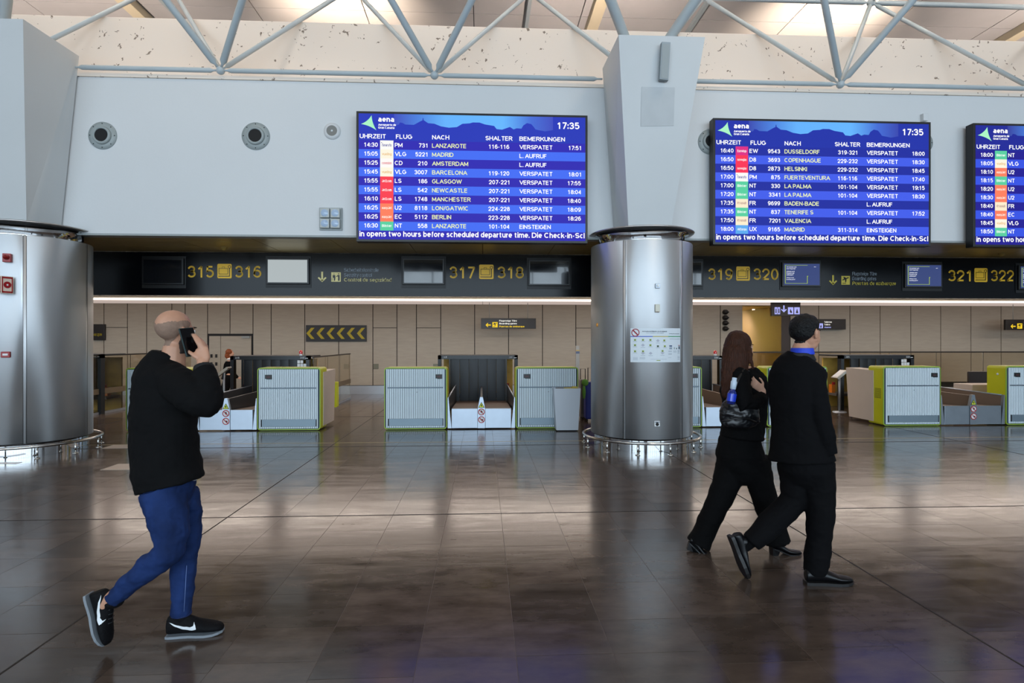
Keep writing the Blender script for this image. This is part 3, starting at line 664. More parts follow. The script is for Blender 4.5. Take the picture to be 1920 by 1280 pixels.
    m_ = MB(); T(m_, 'in opens two hours before scheduled departure time. Die Check-in-Scl', 1.5, 235.6, 10.2, w=422, bold=.03); m_.build('ticker_lettering', root)
    return root
V = 'VERSPATET'; LA = 'L. AUFRUF'
b1 = [('14:30','PM','731','LANZAROTE','116-116',V,'17:51'), ('15:05','VLG','5221','MADRID','',LA,''), ('15:25','CD','210','AMSTERDAM','',LA,''), ('15:45','VLG','3007','BARCELONA','119-120',V,'18:01'),
      ('15:55','LS','186','GLASGOW','207-221',V,'17:55'), ('15:55','LS','542','NEWCASTLE','207-221',V,'18:04'), ('16:10','LS','1748','MANCHESTER','207-221',V,'18:40'),
      ('16:25','U2','8118','LON/GATWIC','224-228',V,'18:09'), ('16:25','EC','5112','BERLIN','223-228',V,'18:26'), ('16:30','NT','558','LANZAROTE','101-104','EINSTEIGEN','')]
b2 = [('16:40','EW','9543','DUSSELDORF','319-321',V,'18:00'), ('16:50','D8','3693','COPENHAGUE','229-232',V,'18:30'), ('16:50','D8','2873','HELSINKI','229-232',V,'18:45'),
      ('17:00','PM','875','FUERTEVENTURA','116-116',V,'17:40'), ('17:00','NT','330','LA PALMA','101-104',V,'19:15'), ('17:20','NT','3341','LA PALMA','101-104',V,'18:30'),
      ('17:35','FR','9699','BADEN-BADE','',LA,''), ('17:35','NT','837','TENERIFE S','101-104',V,'17:52'), ('17:50','FR','7201','VALENCIA','',LA,''), ('18:00','UX','9165','MADRID','311-314','EINSTEIGEN','')]
b3 = [('18:00','NT','','','','',''), ('18:05','VLG','3','','','',''), ('18:10','U2','2','','','',''), ('18:15','NT','','','','',''), ('18:20','U2','','','','',''),
      ('18:30','U2','','','','',''), ('18:40','FR','','','','',''), ('18:40','EC','','','','',''), ('18:45','VLG','','','','',''), ('18:50','NT','','','','','')]
board(X(668, YS), 0, b1, 'large blue departure board listing 14:30 to 16:30 flights, first row to Lanzarote', (DK, LT, NV))
board(X(1337, YS), 0, b2, 'large blue departure board listing 16:40 to 18:00 flights, first row to Dusseldorf', (DK2, LT2, NV2))
board(X(1825, YS), 0, b3, 'blue departure board cut by the frame edge, rows from 18:00 to 18:50', (DK3, LT3, NV3))

# ================================================================== PILLARS AND PIERS
PY = 9.0; PR = 0.77
def ang_pt(cx, r, th, z): return Vector((cx+r*math.sin(th), PY-r*math.cos(th), z))
def pillar(cx, label):
    root = empty('round_pillar', (cx, PY, 0), label, 'pillar')
    T_ = Matrix.Translation((cx, PY, 0))
    seams = [math.radians(a) for a in (-33, 33, 96, 180-24, 180+24, -96)]
    st_w = 0.036
    order = [(-33, 33), (33, 96), (96, 156), (156, 204), (204, 264), (264, 327)]
    for a, b in order:
        a_, b_ = math.radians(a)+st_w/PR/2+.004, math.radians(b)-st_w/PR/2-.004
        a0, a1 = a_-math.pi/2, b_-math.pi/2
        MB().lathe([(PR-.03, .2), (PR, .203), (PR, 3.052), (PR-.004, 3.06), (PR-.03, 3.06)], M_STEEL, 24, T_, a0, a1).build('cladding_panel', root)
    for a in (33, 96, 156, 204, 264, 327):
        c_ = math.radians(a)-math.pi/2; h_ = st_w/PR/2-.003
        MB().lathe([(PR-.03, .2), (PR-.002, .2), (PR-.002, 3.06), (PR-.03, 3.06)], M_STEEL, 2, T_, c_-h_, c_+h_).build('joint_strip', root)
    MB().lathe([(0, .19), (PR-.012, .19), (PR-.012, 3.05), (0, 3.05)], M_DARKSTEEL, 48, T_).build('core', root)
    MB().lathe([(PR-.05, 0), (PR-.05, .19)], M_MIRROR, 64, T_).build('plinth', root)
    MB().lathe([(.65, 3.05), (.652, 3.20), (.72, 3.226)], M_MIRROR, 64, T_).build('neck', root)
    MB().lathe([(.715, 3.224), (.785, 3.232), (.80, 3.245), (.785, 3.258), (.5, 3.265), (0, 3.265)], mat('cap_steel', (176, 172, 170), 0.3, 0.9), 64, T_).build('cap_ring', root)
    rb = MB(); pts = [(cx+.885*math.cos(t), PY+.885*math.sin(t), .165) for t in [2*math.pi*i/72 for i in range(72)]]
    rb.tube(pts, .021, M_TUBE, 10, closed=True); rb.build('guard_rail', root)
    for i in range(12):
        t = math.radians(-90-18+30*i); x, y = cx+.885*math.cos(t), PY+.885*math.sin(t)
        MB().tube([(x, y, 0), (x, y, .165)], .013, M_TUBE, 10).lathe([(.0, .012), (.034, .011), (.036, .0)], M_TUBE, 16, Matrix.Translation((x, y, 0))).build('rail_post', root)
        x2, y2 = cx+.74*math.cos(t), PY+.74*math.sin(t)
    return root
PX1 = 2.455
# the left pillar stands where its tangent edge is seen at x = 175
def edge(cx):
    best = -9
    for i in range(0, 180):
        p = ang_pt(cx, PR, math.radians(i), 0); Z = p.x*SP+p.y*CP; xx = p.x*CP-p.y*SP; best = max(best, 960+F*xx/Z)
    return best
PX0 = -7.5
while edge(PX0) < 174.5: PX0 += 0.01
pillar(PX1, 'round brushed-steel pillar with a white notice poster and low guard rail')
pillar(PX0, 'round brushed-steel pillar at the frame edge carrying the red alarm fittings')
# tapered white piers on the pillars, carrying the roof
def pier(cx, label):
    d = cx-PX1
    a = pw(1179, 424, 8.50); b = pw(1259, 420, 8.50)
    t0 = pw(1160, 60, 8.03); t1 = pw(1322, 67, 8.03)
    zt = 5.84; k = [Vector((a.x, 8.52, 3.27)), Vector((b.x, 8.52, 3.27)), Vector((2.86, YW+.02, 3.27)), Vector((2.06, YW+.02, 3.27)),
         Vector((t0.x, 8.03, zt)), Vector((t1.x, 8.03, zt)), Vector((3.12, 9.96, zt)), Vector((1.84, 9.96, zt))]
    # the side faces meet the wall along a steeper line than the front edges
    bl, br, tl, tr = k[0], k[1], k[4], k[5]
    wl0, wr0 = Vector((2.04, YW-.033, 3.27)), Vector((2.88, YW-.033, 3.27)); wl1, wr1 = Vector((1.86, YW-.033, zt)), Vector((3.14, YW-.033, zt))
    mb = MB()
    mb.hexa([p+Vector((d,0,0)) for p in (bl, br, wr0, wl0, tl, tr, wr1, wl1)], M_PIER)
    o = mb.build('tapered_pier'); tag(o, label, 'pier'); return o
pier(PX1, 'white tapered pier above the poster pillar, with a small speaker on its face')
pier(PX0, 'white tapered pier above the pillar with the alarm, cut by the frame edge')
# repainted patch and slim speaker on the pier face (leaning plane)
def on_pier(px, py, d=0.0):
    lo, hi = Vector((0, 8.52, 3.27)), Vector((0, 8.03, 5.84))
    Y = 8.3
    for _ in range(8):
        p = pw(px, py, Y); Y = 8.52+(8.03-8.52)*(p.z-3.27)/(5.84-3.27)
    return pw(px, py, Y)+Vector((0, -d, 0))
m_ = MB(); q = [on_pier(1201, 237, .006), on_pier(1263, 236, .006), on_pier(1265, 164, .006), on_pier(1203, 163, .006)]
q2 = [p+Vector((0, .004, 0)) for p in q]
m_.hexa([q[0], q[1], q2[1], q2[0], q[3], q[2], q2[2], q2[3]], mat('faded_notice', (184, 188, 190), 0.6, noise=.04)); tag(m_.build('faded_notice'), 'faint faded square sheet on the white tapered pier under the slim speaker', 'notice')
root = empty('wall_speaker', on_pier(1242, 155), 'slim grey vertical speaker on the face of the white tapered pier', 'speaker')
f = [on_pier(1233, 154, .10), on_pier(1249, 156, .10), on_pier(1253, 86, .10), on_pier(1237, 85, .10)]
bq = [on_pier(1233, 154, .03), on_pier(1249, 156, .03), on_pier(1253, 86, .03), on_pier(1237, 85, .03)]
MB().hexa([f[0], f[1], bq[1], bq[0], f[3], f[2], bq[2], bq[3]], mat('speaker_grey', (150, 158, 162), .5)).build('casing', root)
MB().hexa([on_pier(1235, 152, .104), on_pier(1247.5, 154, .104), on_pier(1247.5, 154, .1), on_pier(1235, 152, .1), on_pier(1238.5, 89, .104), on_pier(1251.5, 90, .104), on_pier(1251.5, 90, .1), on_pier(1238.5, 89, .1)], M_GREYP).build('grille', root)
MB().box(on_pier(1238, 125, .05)-Vector((.02,0,.02)), on_pier(1247, 115, -.01)+Vector((0,0,0)), M_GREYP).build('bracket', root)

# ================================================================== SPACE FRAME
sf = empty('space_frame', (0, 9.0, 5.64), 'grey painted tubular roof space frame with ball joints', 'roof frame')
NY, NZ, SPc, DH, DY = 9.0, 5.66, 3.19, 2.26, 1.6
n0 = PX1-SPc*3
pxn = {0: PX1-2*SPc, 1: PX1-SPc, 2: PX1, 3: PX1+SPc, 4: PX1+2*SPc}
def strut(a, b, r, trim0=.10, trim1=.10, name='tube'):
    a, b = Vector(a), Vector(b); t = (b-a).normalized(); a2, b2 = a+t*trim0, b-t*trim1
    MB().tube([a+t*.02, a2, a2+t*.05, b2-t*.05, b2, b-t*.02], [r*.4, r*.4, r, r, r*.4, r*.4], M_FRAME, 12).build(name, sf)
for k in range(-3, 5):
    x = PX1+SPc*k
    if k in (0, -3): continue
    MB().ell((x, NY, NZ), (.062, .062, .062), M_FRAME, n=20).build('ball_joint', sf)
def chord(x0, x1): strut((x0, NY, NZ), (x1, NY, NZ), .036)
for k in range(-3, 5):
    xa, xb = PX1+SPc*k, PX1+SPc*(k+1)
    if k == -3: xa = PX0+.60
    if k == -1: xb = PX1-.585
    if k == 0: xa = PX1+.64
    chord(xa, xb)
for k in range(-4, 6):
    for iy in (-1, 1):
        x = PX1+SPc*(k+.5); y = NY+iy*DY
        MB().ell((x, y, NZ+DH), (.075, .075, .075), M_FRAME, n=14).build('ball_joint', sf)
        strut((x, y, NZ+DH), (x+SPc, y, NZ+DH), .045)
    x = PX1+SPc*(k+.5); strut((x, NY-DY, NZ+DH), (x, NY+DY, NZ+DH), .04)
for k in range(-3, 5):
    x = PX1+SPc*k
    for sx_ in (-.5, .5):
        for iy in (-1, 1):
            big = k in (0, -3)
            a = Vector((x, NY, NZ)); b = Vector((x+sx_*SPc, NY+iy*DY, NZ+DH)); t = (b-a).normalized()
            if big: a = a+(b-a)*(.09 if iy == -1 else .20)
            strut(a, b, .075 if (big and iy == -1) else (.05 if iy == -1 else .036), name='diagonal_tube')

# ================================================================== WALL FITTINGS
def nozzle(px, py, rpx, lab, big=True):
    p = pw(px, py, YW); r = rpx/F*zy(px, YW); root = empty('air_nozzle' if big else 'ceiling_speaker', (p.x, YW, p.z), lab, 'vent' if big else 'speaker', 'round grey air nozzles on the white wall' if big else None)
    M_ = Matrix.Translation((p.x, YW, p.z)) @ Matrix.Rotation(math.pi/2, 4, 'X')   # lathe axis points to the viewer
    if big:
        MB().lathe([(r*.62, .02), (r*.98, .018), (r, .0)], mat('nozzle_grey', (150, 158, 158), .45), 40, M_).build('flange', root)
        MB().lathe([(r*.62, .0), (r*.66, .025), (r*.62, .045), (r*.50, .060), (r*.46, .04)], mat('nozzle_grey', (150, 158, 158), .45), 40, M_).build('ball_ring', root)
        MB().lathe([(0, .042), (r*.47, .042)], mat('nozzle_black', (6, 6, 7), .7), 32, M_).build('opening', root)
        for k in range(8):
            a = k*math.pi/4; q = M_ @ Vector((r*.86*math.cos(a), r*.86*math.sin(a), .02)); MB().ell(q, (.008, .006, .008), M_DARKSTEEL, n=8).build('screw', root)
    else:
        MB().lathe([(r*.62, .03), (r*.95, .02), (r, 0)], M_WALL, 32, M_).build('rim', root)
        MB().lathe([(0, .025), (r*.64, .028)], mat('speaker_mesh', (120, 120, 116), .5), 28, M_).build('grille', root)
        MB().lathe([(0, .034), (r*.1, .03), (r*.12, .026)], M_WHITE, 12, M_).build('centre_cap', root)
nozzle(193, 254.5, 26, 'round grey air nozzle nearest the left pier')
nozzle(480, 255.5, 26, 'round grey air nozzle between the far nozzle and the small round speaker')
nozzle(1332, 266, 24, 'grey air nozzle half hidden by the edge of the board starting at 16:40')
nozzle(1728, 268, 21, 'grey air nozzle peeking out behind the end of the board starting at 16:40')
nozzle(623, 246, 16, 'small round wall speaker beside the first departure board', False)
# cluster of four round lamps low on the wall
p = pw(621, 411, YW); root = empty('lamp_cluster', (p.x, YW, p.z), 'cluster of four square grey lamps with round lenses beside the first board', 'lamp')
MB().box((p.x-.17, YW-.03, p.z-.17), (p.x+.17, YW, p.z+.17), M_GREYP).build('mount', root)
for dx in (-.078, .078):
    for dz_ in (-.078, .078):
        MB().box((p.x+dx-.07, YW-.09, p.z+dz_-.07), (p.x+dx+.07, YW-.03, p.z+dz_+.07), mat('lamp_housing', (176, 180, 178), .4), .008).build('lamp_housing', root)
        MB().lathe([(0, .105), (.04, .10), (.055, .09)], mat('lamp_lens', (170, 190, 214), .1, coat=.5), 24, Matrix.Translation((p.x+dx, YW, p.z+dz_)) @ Matrix.Rotation(math.pi/2, 4, 'X')).build('lens', root)
p = pw(1730, 222, YW); tag(MB().box((p.x-.04, YW-.07, p.z-.06), (p.x+.04, YW, p.z+.06), M_WALL, .006).build('wall_box'), 'small white box on the wall over the end of the middle board', 'box')
# smoke detectors under the soffit
for (px, py, lab) in ((420, 464, 'small round smoke detector under the soffit just above the pictogram next to 315'), (1878, 480, 'small round smoke detector under the soffit at the far end near the cut board')):
    p = pw(px, py-2, 10.2)
    tag(MB().lathe([(0, -.06), (.03, -.055), (.04, -.03), (.05, -.028), (.055, 0)], mat('detector_tan', (160, 132, 70), .5), 20, Matrix.Translation((p.x, 10.2, 3.205))).build('smoke_detector'), lab, 'detector')
# back wall signs
def hang_sign(x0, x1, y0, y1, Y, lab, name='hanging_sign'):
    a, b = pw(x0, y1, Y), pw(x1, y0, Y); r = empty(name, ((a.x+b.x)/2, Y, a.z), lab, 'sign')
    MB().box((a.x, Y, a.z), (b.x, Y+.08, b.z), mat('sign_box_dark', (26, 20, 18), .3), .004).build('box', r)
    if name == 'hanging_sign':
        for t in (.15, .85):
            x = a.x+(b.x-a.x)*t; MB().tube([(x, Y+.04, b.z-.01), (x, Y+.04, 2.74)], .008, M_GREYP, 8).build('hanger', r)
    return r, a, b
SY, SW_ = emat('lit_yellow', (246, 208, 40), 1.0), emat('lit_white', (248, 244, 236), 1.0)
for (x0, x1, y0, y1, lab) in ((902, 1005, 596.5, 616, 'hanging dark boarding gates sign behind the central counters'), (1886, 1989, 599, 618.5, 'dark boarding gates sign cut by the frame on the back wall')):
    r, a, b = hang_sign(x0, x1, y0, y1, 17.2, lab); W = b.x-a.x; Hh = b.z-a.z; Y = 17.197
    m_ = MB(); arrow(m_, (a.x+.13*W, a.z+.35*Hh), Hh*.5, math.pi, SY, Y, .2); plane_icon(m_, a.x+.205*W, a.z+.13*Hh, Hh*.5, SY, mat('sign_box_dark', (26,20,18)), Y); m_.build('pictogram', r)
    m_ = MB()
    for s_, v, mm in (('Flugsteige Türe', .68, SW_), ('Boarding gates', .42, SW_), ('Puertas de embarque', .14, SY)): text(m_, s_, (a.x+.33*W, Y, a.z+v*Hh), .15*Hh, mm, bold=.04, width=(.46 if mm is SY else .32)*W)
    m_.build('lettering', r)
r, a, b = hang_sign(1534, 1586, 598, 617.5, 17.9, 'dark toilets sign on the back wall beside the man in the black suit', 'wall_sign')
W = b.x-a.x; Hh = b.z-a.z; LV = emat('lit_lilac', (176, 180, 250), 1.0); m_ = MB(); Y = 17.896
m_.poly([(a.x+.02*W, Y, a.z+.12*Hh), (a.x+.17*W, Y, a.z+.12*Hh), (a.x+.17*W, Y, a.z+.58*Hh), (a.x+.02*W, Y, a.z+.58*Hh)], LV)
m_.poly([(a.x+.06*W, Y-.003, a.z+.18*Hh), (a.x+.13*W, Y-.003, a.z+.18*Hh), (a.x+.10*W, Y-.003, a.z+.52*Hh)], mat('sign_box_dark', (26,20,18)))
for s_, v, mm, wd in (('Toiletten', .64, SW_, .27), ('Toilets', .40, SW_, .21), ('Aseos', .14, LV, .24)): text(m_, s_, (a.x+.22*W, Y, a.z+v*Hh), .15*Hh, mm, bold=.04, width=wd*W)
m_.build('lettering', r)
# lit pictogram sign over the passage
r, a, b = hang_sign(1447, 1501, 566, 592, 16.6, 'lit lilac pictogram sign with down arrow hanging over the passage'); W = b.x-a.x; Hh = b.z-a.z; Y = 16.597; m_ = MB()
arrow(m_, (a.x+.42*W, a.z+.5*Hh), Hh*.5, -math.pi/2, LV, Y, .2)
DKs = mat('sign_box_dark', (26,20,18))
for u in (.10, .56, .78):
    m_.poly([(a.x+u*W, Y, a.z+.12*Hh), (a.x+(u+.19)*W, Y, a.z+.12*Hh), (a.x+(u+.19)*W, Y, a.z+.62*Hh), (a.x+u*W, Y, a.z+.62*Hh)], LV)
m_.poly([(a.x+.19*W, Y-.003, a.z+.12*Hh), (a.x+.205*W, Y-.003, a.z+.12*Hh), (a.x+.205*W, Y-.003, a.z+.62*Hh), (a.x+.19*W, Y-.003, a.z+.62*Hh)], DKs)
for cx_, in ((.145,), (.245,)): m_.poly([(a.x+(cx_-.02)*W, Y-.003, a.z+.2*Hh), (a.x+(cx_+.02)*W, Y-.003, a.z+.2*Hh), (a.x+(cx_+.015)*W, Y-.003, a.z+.52*Hh), (a.x+(cx_-.015)*W, Y-.003, a.z+.52*Hh)], DKs)
m_.poly([(a.x+.62*W, Y-.003, a.z+.28*Hh), (a.x+.66*W, Y-.003, a.z+.2*Hh), (a.x+.71*W, Y-.003, a.z+.24*Hh), (a.x+.64*W, Y-.003, a.z+.52*Hh)], DKs)
m_.poly([(a.x+.83*W, Y-.003, a.z+.2*Hh), (a.x+.92*W, Y-.003, a.z+.2*Hh), (a.x+.875*W, Y-.003, a.z+.54*Hh)], DKs)
m_.build('lettering', r)
# chevron board
a, b = pw(573.5, 640, YR-.08), pw(687, 609.5, YR-.08); r = empty('chevron_sign', ((a.x+b.x)/2, YR-.08, a.z), 'black sign with six yellow chevrons on the beige back wall', 'sign')
MB().box((a.x, YR-.08, a.z), (b.x, YR-.031, b.z), M_BLACK, .003).build('board', r)
OY = mat('chevron_yellow', (176, 158, 24), .5); W = (b.x-a.x)/6; Hh = b.z-a.z
for i in range(6):
    x = a.x+W*i+.02*W; z = a.z; Y = YR-.083
    def Q(u, v): return (x+u*W, Y, z+v*Hh)
    MB().poly([Q(.03,.5), Q(.5,.16), Q(.84,.16), Q(.37,.5)], OY).poly([Q(.03,.5), Q(.37,.5), Q(.84,.84), Q(.5,.84)], OY).build('chevron', r)
# dark sign beside the left pillar
r, a, b = hang_sign(120, 196, 607.5, 637.5, YR-.1, 'dark wall sign with yellow lettering half hidden by the left pillar', 'wall_sign')
m_ = MB(); text(m_, 'Puertas de embarque', (b.x-.95, YR-.103, a.z+.13), .085, OY, bold=.04, width=.88); m_.build('lettering', r)
# four black knobs on the back wall
for k, py in enumerate((585, 595.5, 605.5, 616)):
    p = pw(1359, py, YR-.03)
    o = MB().lathe([(0, .16), (.05, .15), (.075, .10), (.08, .0)], M_BLACK, 20, Matrix.Translation((p.x, YR-.03, p.z)) @ Matrix.Rotation(math.pi/2, 4, 'X')).ell((p.x+.06, YR-.1, p.z), (.05, .05, .03), M_BLACK, n=10).build('wall_spotlight')
    tag(o, ('topmost', 'second from top', 'third from top', 'lowest')[k]+' of the four small black round lamps on the beige wall', 'lamp', 'four black round lamps on the back wall')
for (px, py, lab) in ((705, 686.5, 'small grey plate on the beige wall nearest the chevron sign'), (817, 686.5, 'small grey plate on the beige wall beside the curtained portal 317')):
    p = pw(px, py, YR-.03); tag(MB().box((p.x-.075, YR-.05, p.z-.075), (p.x+.075, YR-.03, p.z+.075), mat('wall_plate', (110, 108, 92), .4, .4), .004).build('wall_plate'), lab, 'wall plate')

# ================================================================== FITTINGS ON THE PILLARS
def cyl_pt(cx, px, py, dr=0.0):
    """point of the pillar's skin seen at (px, py), dr metres proud of it; returns point and outward angle"""
    o = Vector((0, 0, HC)); d = (pc(px, py, 1.0)-o); r = PR+dr
    ax, ay = -cx, -PY; A = d.x**2+d.y**2; B = 2*(ax*d.x+ay*d.y); Cc = ax*ax+ay*ay-r*r
    t = (-B-math.sqrt(B*B-4*A*Cc))/(2*A); p = o+d*t
    return p, math.atan2(p.x-cx, PY-p.y)
def pframe(p, th):   # local x along the skin, y out of it, z up
    return Matrix.Translation(p) @ Matrix.Rotation(th, 4, 'Z')
def lbox(mb, M, a, b, m, bev=0):
    t = MB().box(a, b, m, bev); i = mb.mi(m); k = len(mb.v)
    mb.v += [M @ v for v in t.v]; mb.f += [[q+k for q in f] for f in t.f]; mb.m += [i]*len(t.f); mb.sm += t.sm; return mb
# poster wrapped on the skin
RP = PR+.006
def wrap(x, z): # x = arc length from the poster centre
    th = TH0+x/RP; return Vector((PX1+RP*math.sin(th), PY-RP*math.cos(th), z))
(pL, tL), (pR, tR) = cyl_pt(PX1, 1182, 646, .006), cyl_pt(PX1, 1275.5, 646, .006)
TH0 = (tL+tR)/2; PW_ = (tR-tL)*RP; zT = cyl_pt(PX1, 1228, 615, .006)[0].z; zB = cyl_pt(PX1, 1228, 679, .006)[0].z; PH = zT-zB
root = empty('notice_poster', wrap(0, zB), 'white notice poster with a red prohibition symbol curved round the steel pillar', 'poster')
MPO = mat('poster_paper', (214, 222, 228), .5); m_ = MB(); n = 16
for i in range(n):
    a, b = -PW_/2+PW_*i/n, -PW_/2+PW_*(i+1)/n
    m_.add([wrap(a, zB), wrap(b, zB), wrap(b, zT), wrap(a, zT)], [(0,1,2,3)], MPO)
m_.build('sheet', root)
def Pw(u, v, lift=.002):
    x = -PW_/2+u*PW_; th = TH0+x/RP; r = RP+lift; return Vector((PX1+r*math.sin(th), PY-r*math.cos(th), zT-v*PH))
def prect(mb, u0, v0, u1, v1, m, l=.002):
    k = max(1, int((u1-u0)*16))
    for i in range(k):
        a, b = u0+(u1-u0)*i/k, u0+(u1-u0)*(i+1)/k
        mb.poly([Pw(a, v1, l), Pw(b, v1, l), Pw(b, v0, l), Pw(a, v0, l)], m)
m_ = MB(); asp = PH/PW_; RD = mat('poster_red', (150, 20, 40), .5)
for i in range(24):
    a, b = 2*math.pi*i/24, 2*math.pi*(i+1)/24; c, R0, R1 = (.093, .13), .118, .092
    m_.poly([Pw(c[0]+R1*math.cos(a)*asp, c[1]+R1*math.sin(a)), Pw(c[0]+R0*math.cos(a)*asp, c[1]+R0*math.sin(a)), Pw(c[0]+R0*math.cos(b)*asp, c[1]+R0*math.sin(b)), Pw(c[0]+R1*math.cos(b)*asp, c[1]+R1*math.sin(b))], RD)
m_.poly([Pw(.093-.068*asp-.008, .13-.068+.012), Pw(.093-.068*asp+.010, .13-.068-.014), Pw(.093+.068*asp+.008, .13+.068-.012), Pw(.093+.068*asp-.010, .13+.068+.014)], RD)
m_.build('prohibition_symbol', root)
m_ = MB(); prect(m_, 0, .232, .41, .255, mat('poster_blue', (40, 80, 190))); prect(m_, .41, .232, .71, .255, mat('poster_yellow', (180, 170, 70))); prect(m_, .71, .232, 1, .255, mat('poster_green', (60, 150, 90)))
m_.build('colour_bar', root)
DG, LG = mat('poster_dark_print', (70, 84, 100)), mat('poster_grey_print', (150, 162, 174)); m_ = MB(); lm = mat('poster_icon_green', (150, 170, 60)); dm = mat('poster_icon_dark', (60, 80, 60))
def ptext(s, u, v, hgt, m, wd=None, bold=.03):
    W0 = wd*PW_ if wd else None
    text(m_, s, (0, 0, 0), hgt*PH, m, width=W0, bold=bold, fn=lambda p: Pw(u+p.x/PW_, v-p.z/PH, .003))
ptext('Artículos prohibidos en el equipaje', .215, .108, .030, DG, .47, .05); ptext('Items forbidden in cabin baggage', .29, .150, .022, LG, .33); ptext('Información al pasajero', .73, .172, .02, DG, .24); ptext('Sustancias permitidas', .74, .325, .02, LG, .24)
for (u, v, kk) in ((.085,.345,1),(.23,.345,1),(.365,.345,1),(.63,.36,1),(.085,.50,1),(.365,.50,1),(.505,.53,2),(.64,.53,1),(.085,.68,1),(.23,.68,1),(.595,.67,1)):
    prect(m_, u-.018, v-.028, u+.020, v+.026, lm if kk == 1 else dm); prect(m_, u-.006, v-.012, u+.006, v+.020, dm, .003)
    prect(m_, u-.035, v+.042, u+.040, v+.052, LG)
for (u, v) in ((.505,.37),(.23,.50),(.37,.74),(.23,.735),(.595,.73)):
    m_.poly([Pw(u, v-.05), Pw(u+.035, v), Pw(u, v+.04), Pw(u-.035, v)], mat('poster_pale_icon', (176, 180, 194))); prect(m_, u-.04, v+.06, u+.04, v+.07, LG)
prect(m_, .735, .505, .795, .54, mat('poster_blue_icon', (40, 70, 110))); prect(m_, .735, .56, .795, .62, LG); prect(m_, .84, .56, .852, .62, dm); prect(m_, .89, .58, .91, .62, dm); prect(m_, .945, .495, .985, .515, RD); prect(m_, .95, .53, .985, .62, DG)
for u0, u1, vs in ((.715,.79,(.66,.675,.69,.74,.755,.77)), (.82,.90,(.665,.68,.71)), (.925,.98,(.65,.665,.68,.70,.72,.74,.83,.85,.87,.90,.92)), (.05,.135,(.855,.88,.90,.93)), (.17,.27,(.855,.875,.90)), (.37,.68,(.905,)), (.71,.775,(.86,))):
    for v in vs: prect(m_, u0, v, u1, v+.007, LG)
prect(m_, .48, .935, .555, .955, mat('poster_icon_green', (150,170,60)))
m_.build('print', root)
# small fittings on the poster pillar
def fitting(name, cx, px, py, wpx, hpx, dep, m, lab, cat, extra=None):
    p, th = cyl_pt(cx, px, py); Z = p.x*SP+p.y*CP; w_, h_ = wpx/F*Z/2, hpx/F*Z/2
    r = empty(name, p, lab, cat); M_ = pframe(p, th)
    lbox(MB(), M_, (-w_, -dep, -h_), (w_, .004, h_), m, .006).build('casing', r)
    if extra: extra(r, M_, w_, h_, dep)
    return r
def ex_detector(r, M_, w_, h_, d): lbox(MB(), M_, (-w_*.55, -d-.012, -h_*.55), (w_*.55, -d+.002, h_*.55), M_WHITE, .008).build('lens', r)
fitting('motion_sensor', PX1, 1232.5, 536, 9, 9, .03, M_STEEL2, 'small square sensor highest on the poster pillar', 'sensor', ex_detector)
def ex_box(r, M_, w_, h_, d): lbox(MB(), M_, (-w_*.8, -d-.004, -h_*.96), (w_*.6, -d+.002, -h_*.80), mat('brown_slot', (110, 84, 60)), 0).build('slot', r)
fitting('switch_box', PX1, 1232, 578, 9, 15, .03, mat('ivory_plastic', (206, 204, 188), .4), 'ivory rectangular box above the notice poster on the steel pillar', 'box', ex_box)
def ex_sock(r, M_, w_, h_, d):
    lbox(MB(), M_, (-w_*.8, -d-.003, h_*.45), (w_*.8, -d+.001, h_*.75), DG).build('label', r)
    MB().lathe([(0, .012), (w_*.55, .010), (w_*.6, 0)], M_BLACK, 18, M_ @ Matrix.Translation((0, -d, -h_*.15)) @ Matrix.Rotation(math.pi/2, 4, 'X')).build('socket', r)
fitting('floor_socket', PX1, 1231.5, 794, 10.5, 10.5, .02, M_WHITE, 'small white socket plate low on the poster pillar', 'socket', ex_sock)
p, th = cyl_pt(PX1, 1120, 609); tag(MB().ell(p, (.02, .02, .03), mat('amber_lens', (220, 150, 60), .3), n=10).build('indicator_lamp'), 'tiny amber indicator on the shaded side of the poster pillar', 'lamp')
# red siren, fire sign, call point on the other pillar
def ex_siren(r, M_, w_, h_, d): MB().lathe([(0, .05), (w_*.6, .04), (w_*.75, 0)], mat('siren_red', (120, 10, 14), .2, coat=.5), 24, M_ @ Matrix.Translation((0, -d, h_*.1)) @ Matrix.Rotation(math.pi/2, 4, 'X')).build('sounder', r)
fitting('alarm_siren', PX0, 15.5, 484, 13, 16, .06, M_RED, 'dark red alarm siren on the steel pillar at the frame edge', 'siren', ex_siren)
def ex_call(r, M_, w_, h_, d): lbox(MB(), M_, (-w_*.55, -d-.004, -h_*.3), (w_*.6, -d+.001, h_*.35), M_WHITE).build('label', r)
fitting('call_point', PX0, 12, 664.5, 14, 11, .04, M_RED, 'red fire call point low on the pillar with the siren', 'alarm button', ex_call)
p, th = cyl_pt(PX0, 9, 535); r = empty('fire_sign', p, 'projecting V-shaped red and white fire alarm sign on the steel pillar', 'sign'); M_ = pframe(p, th)
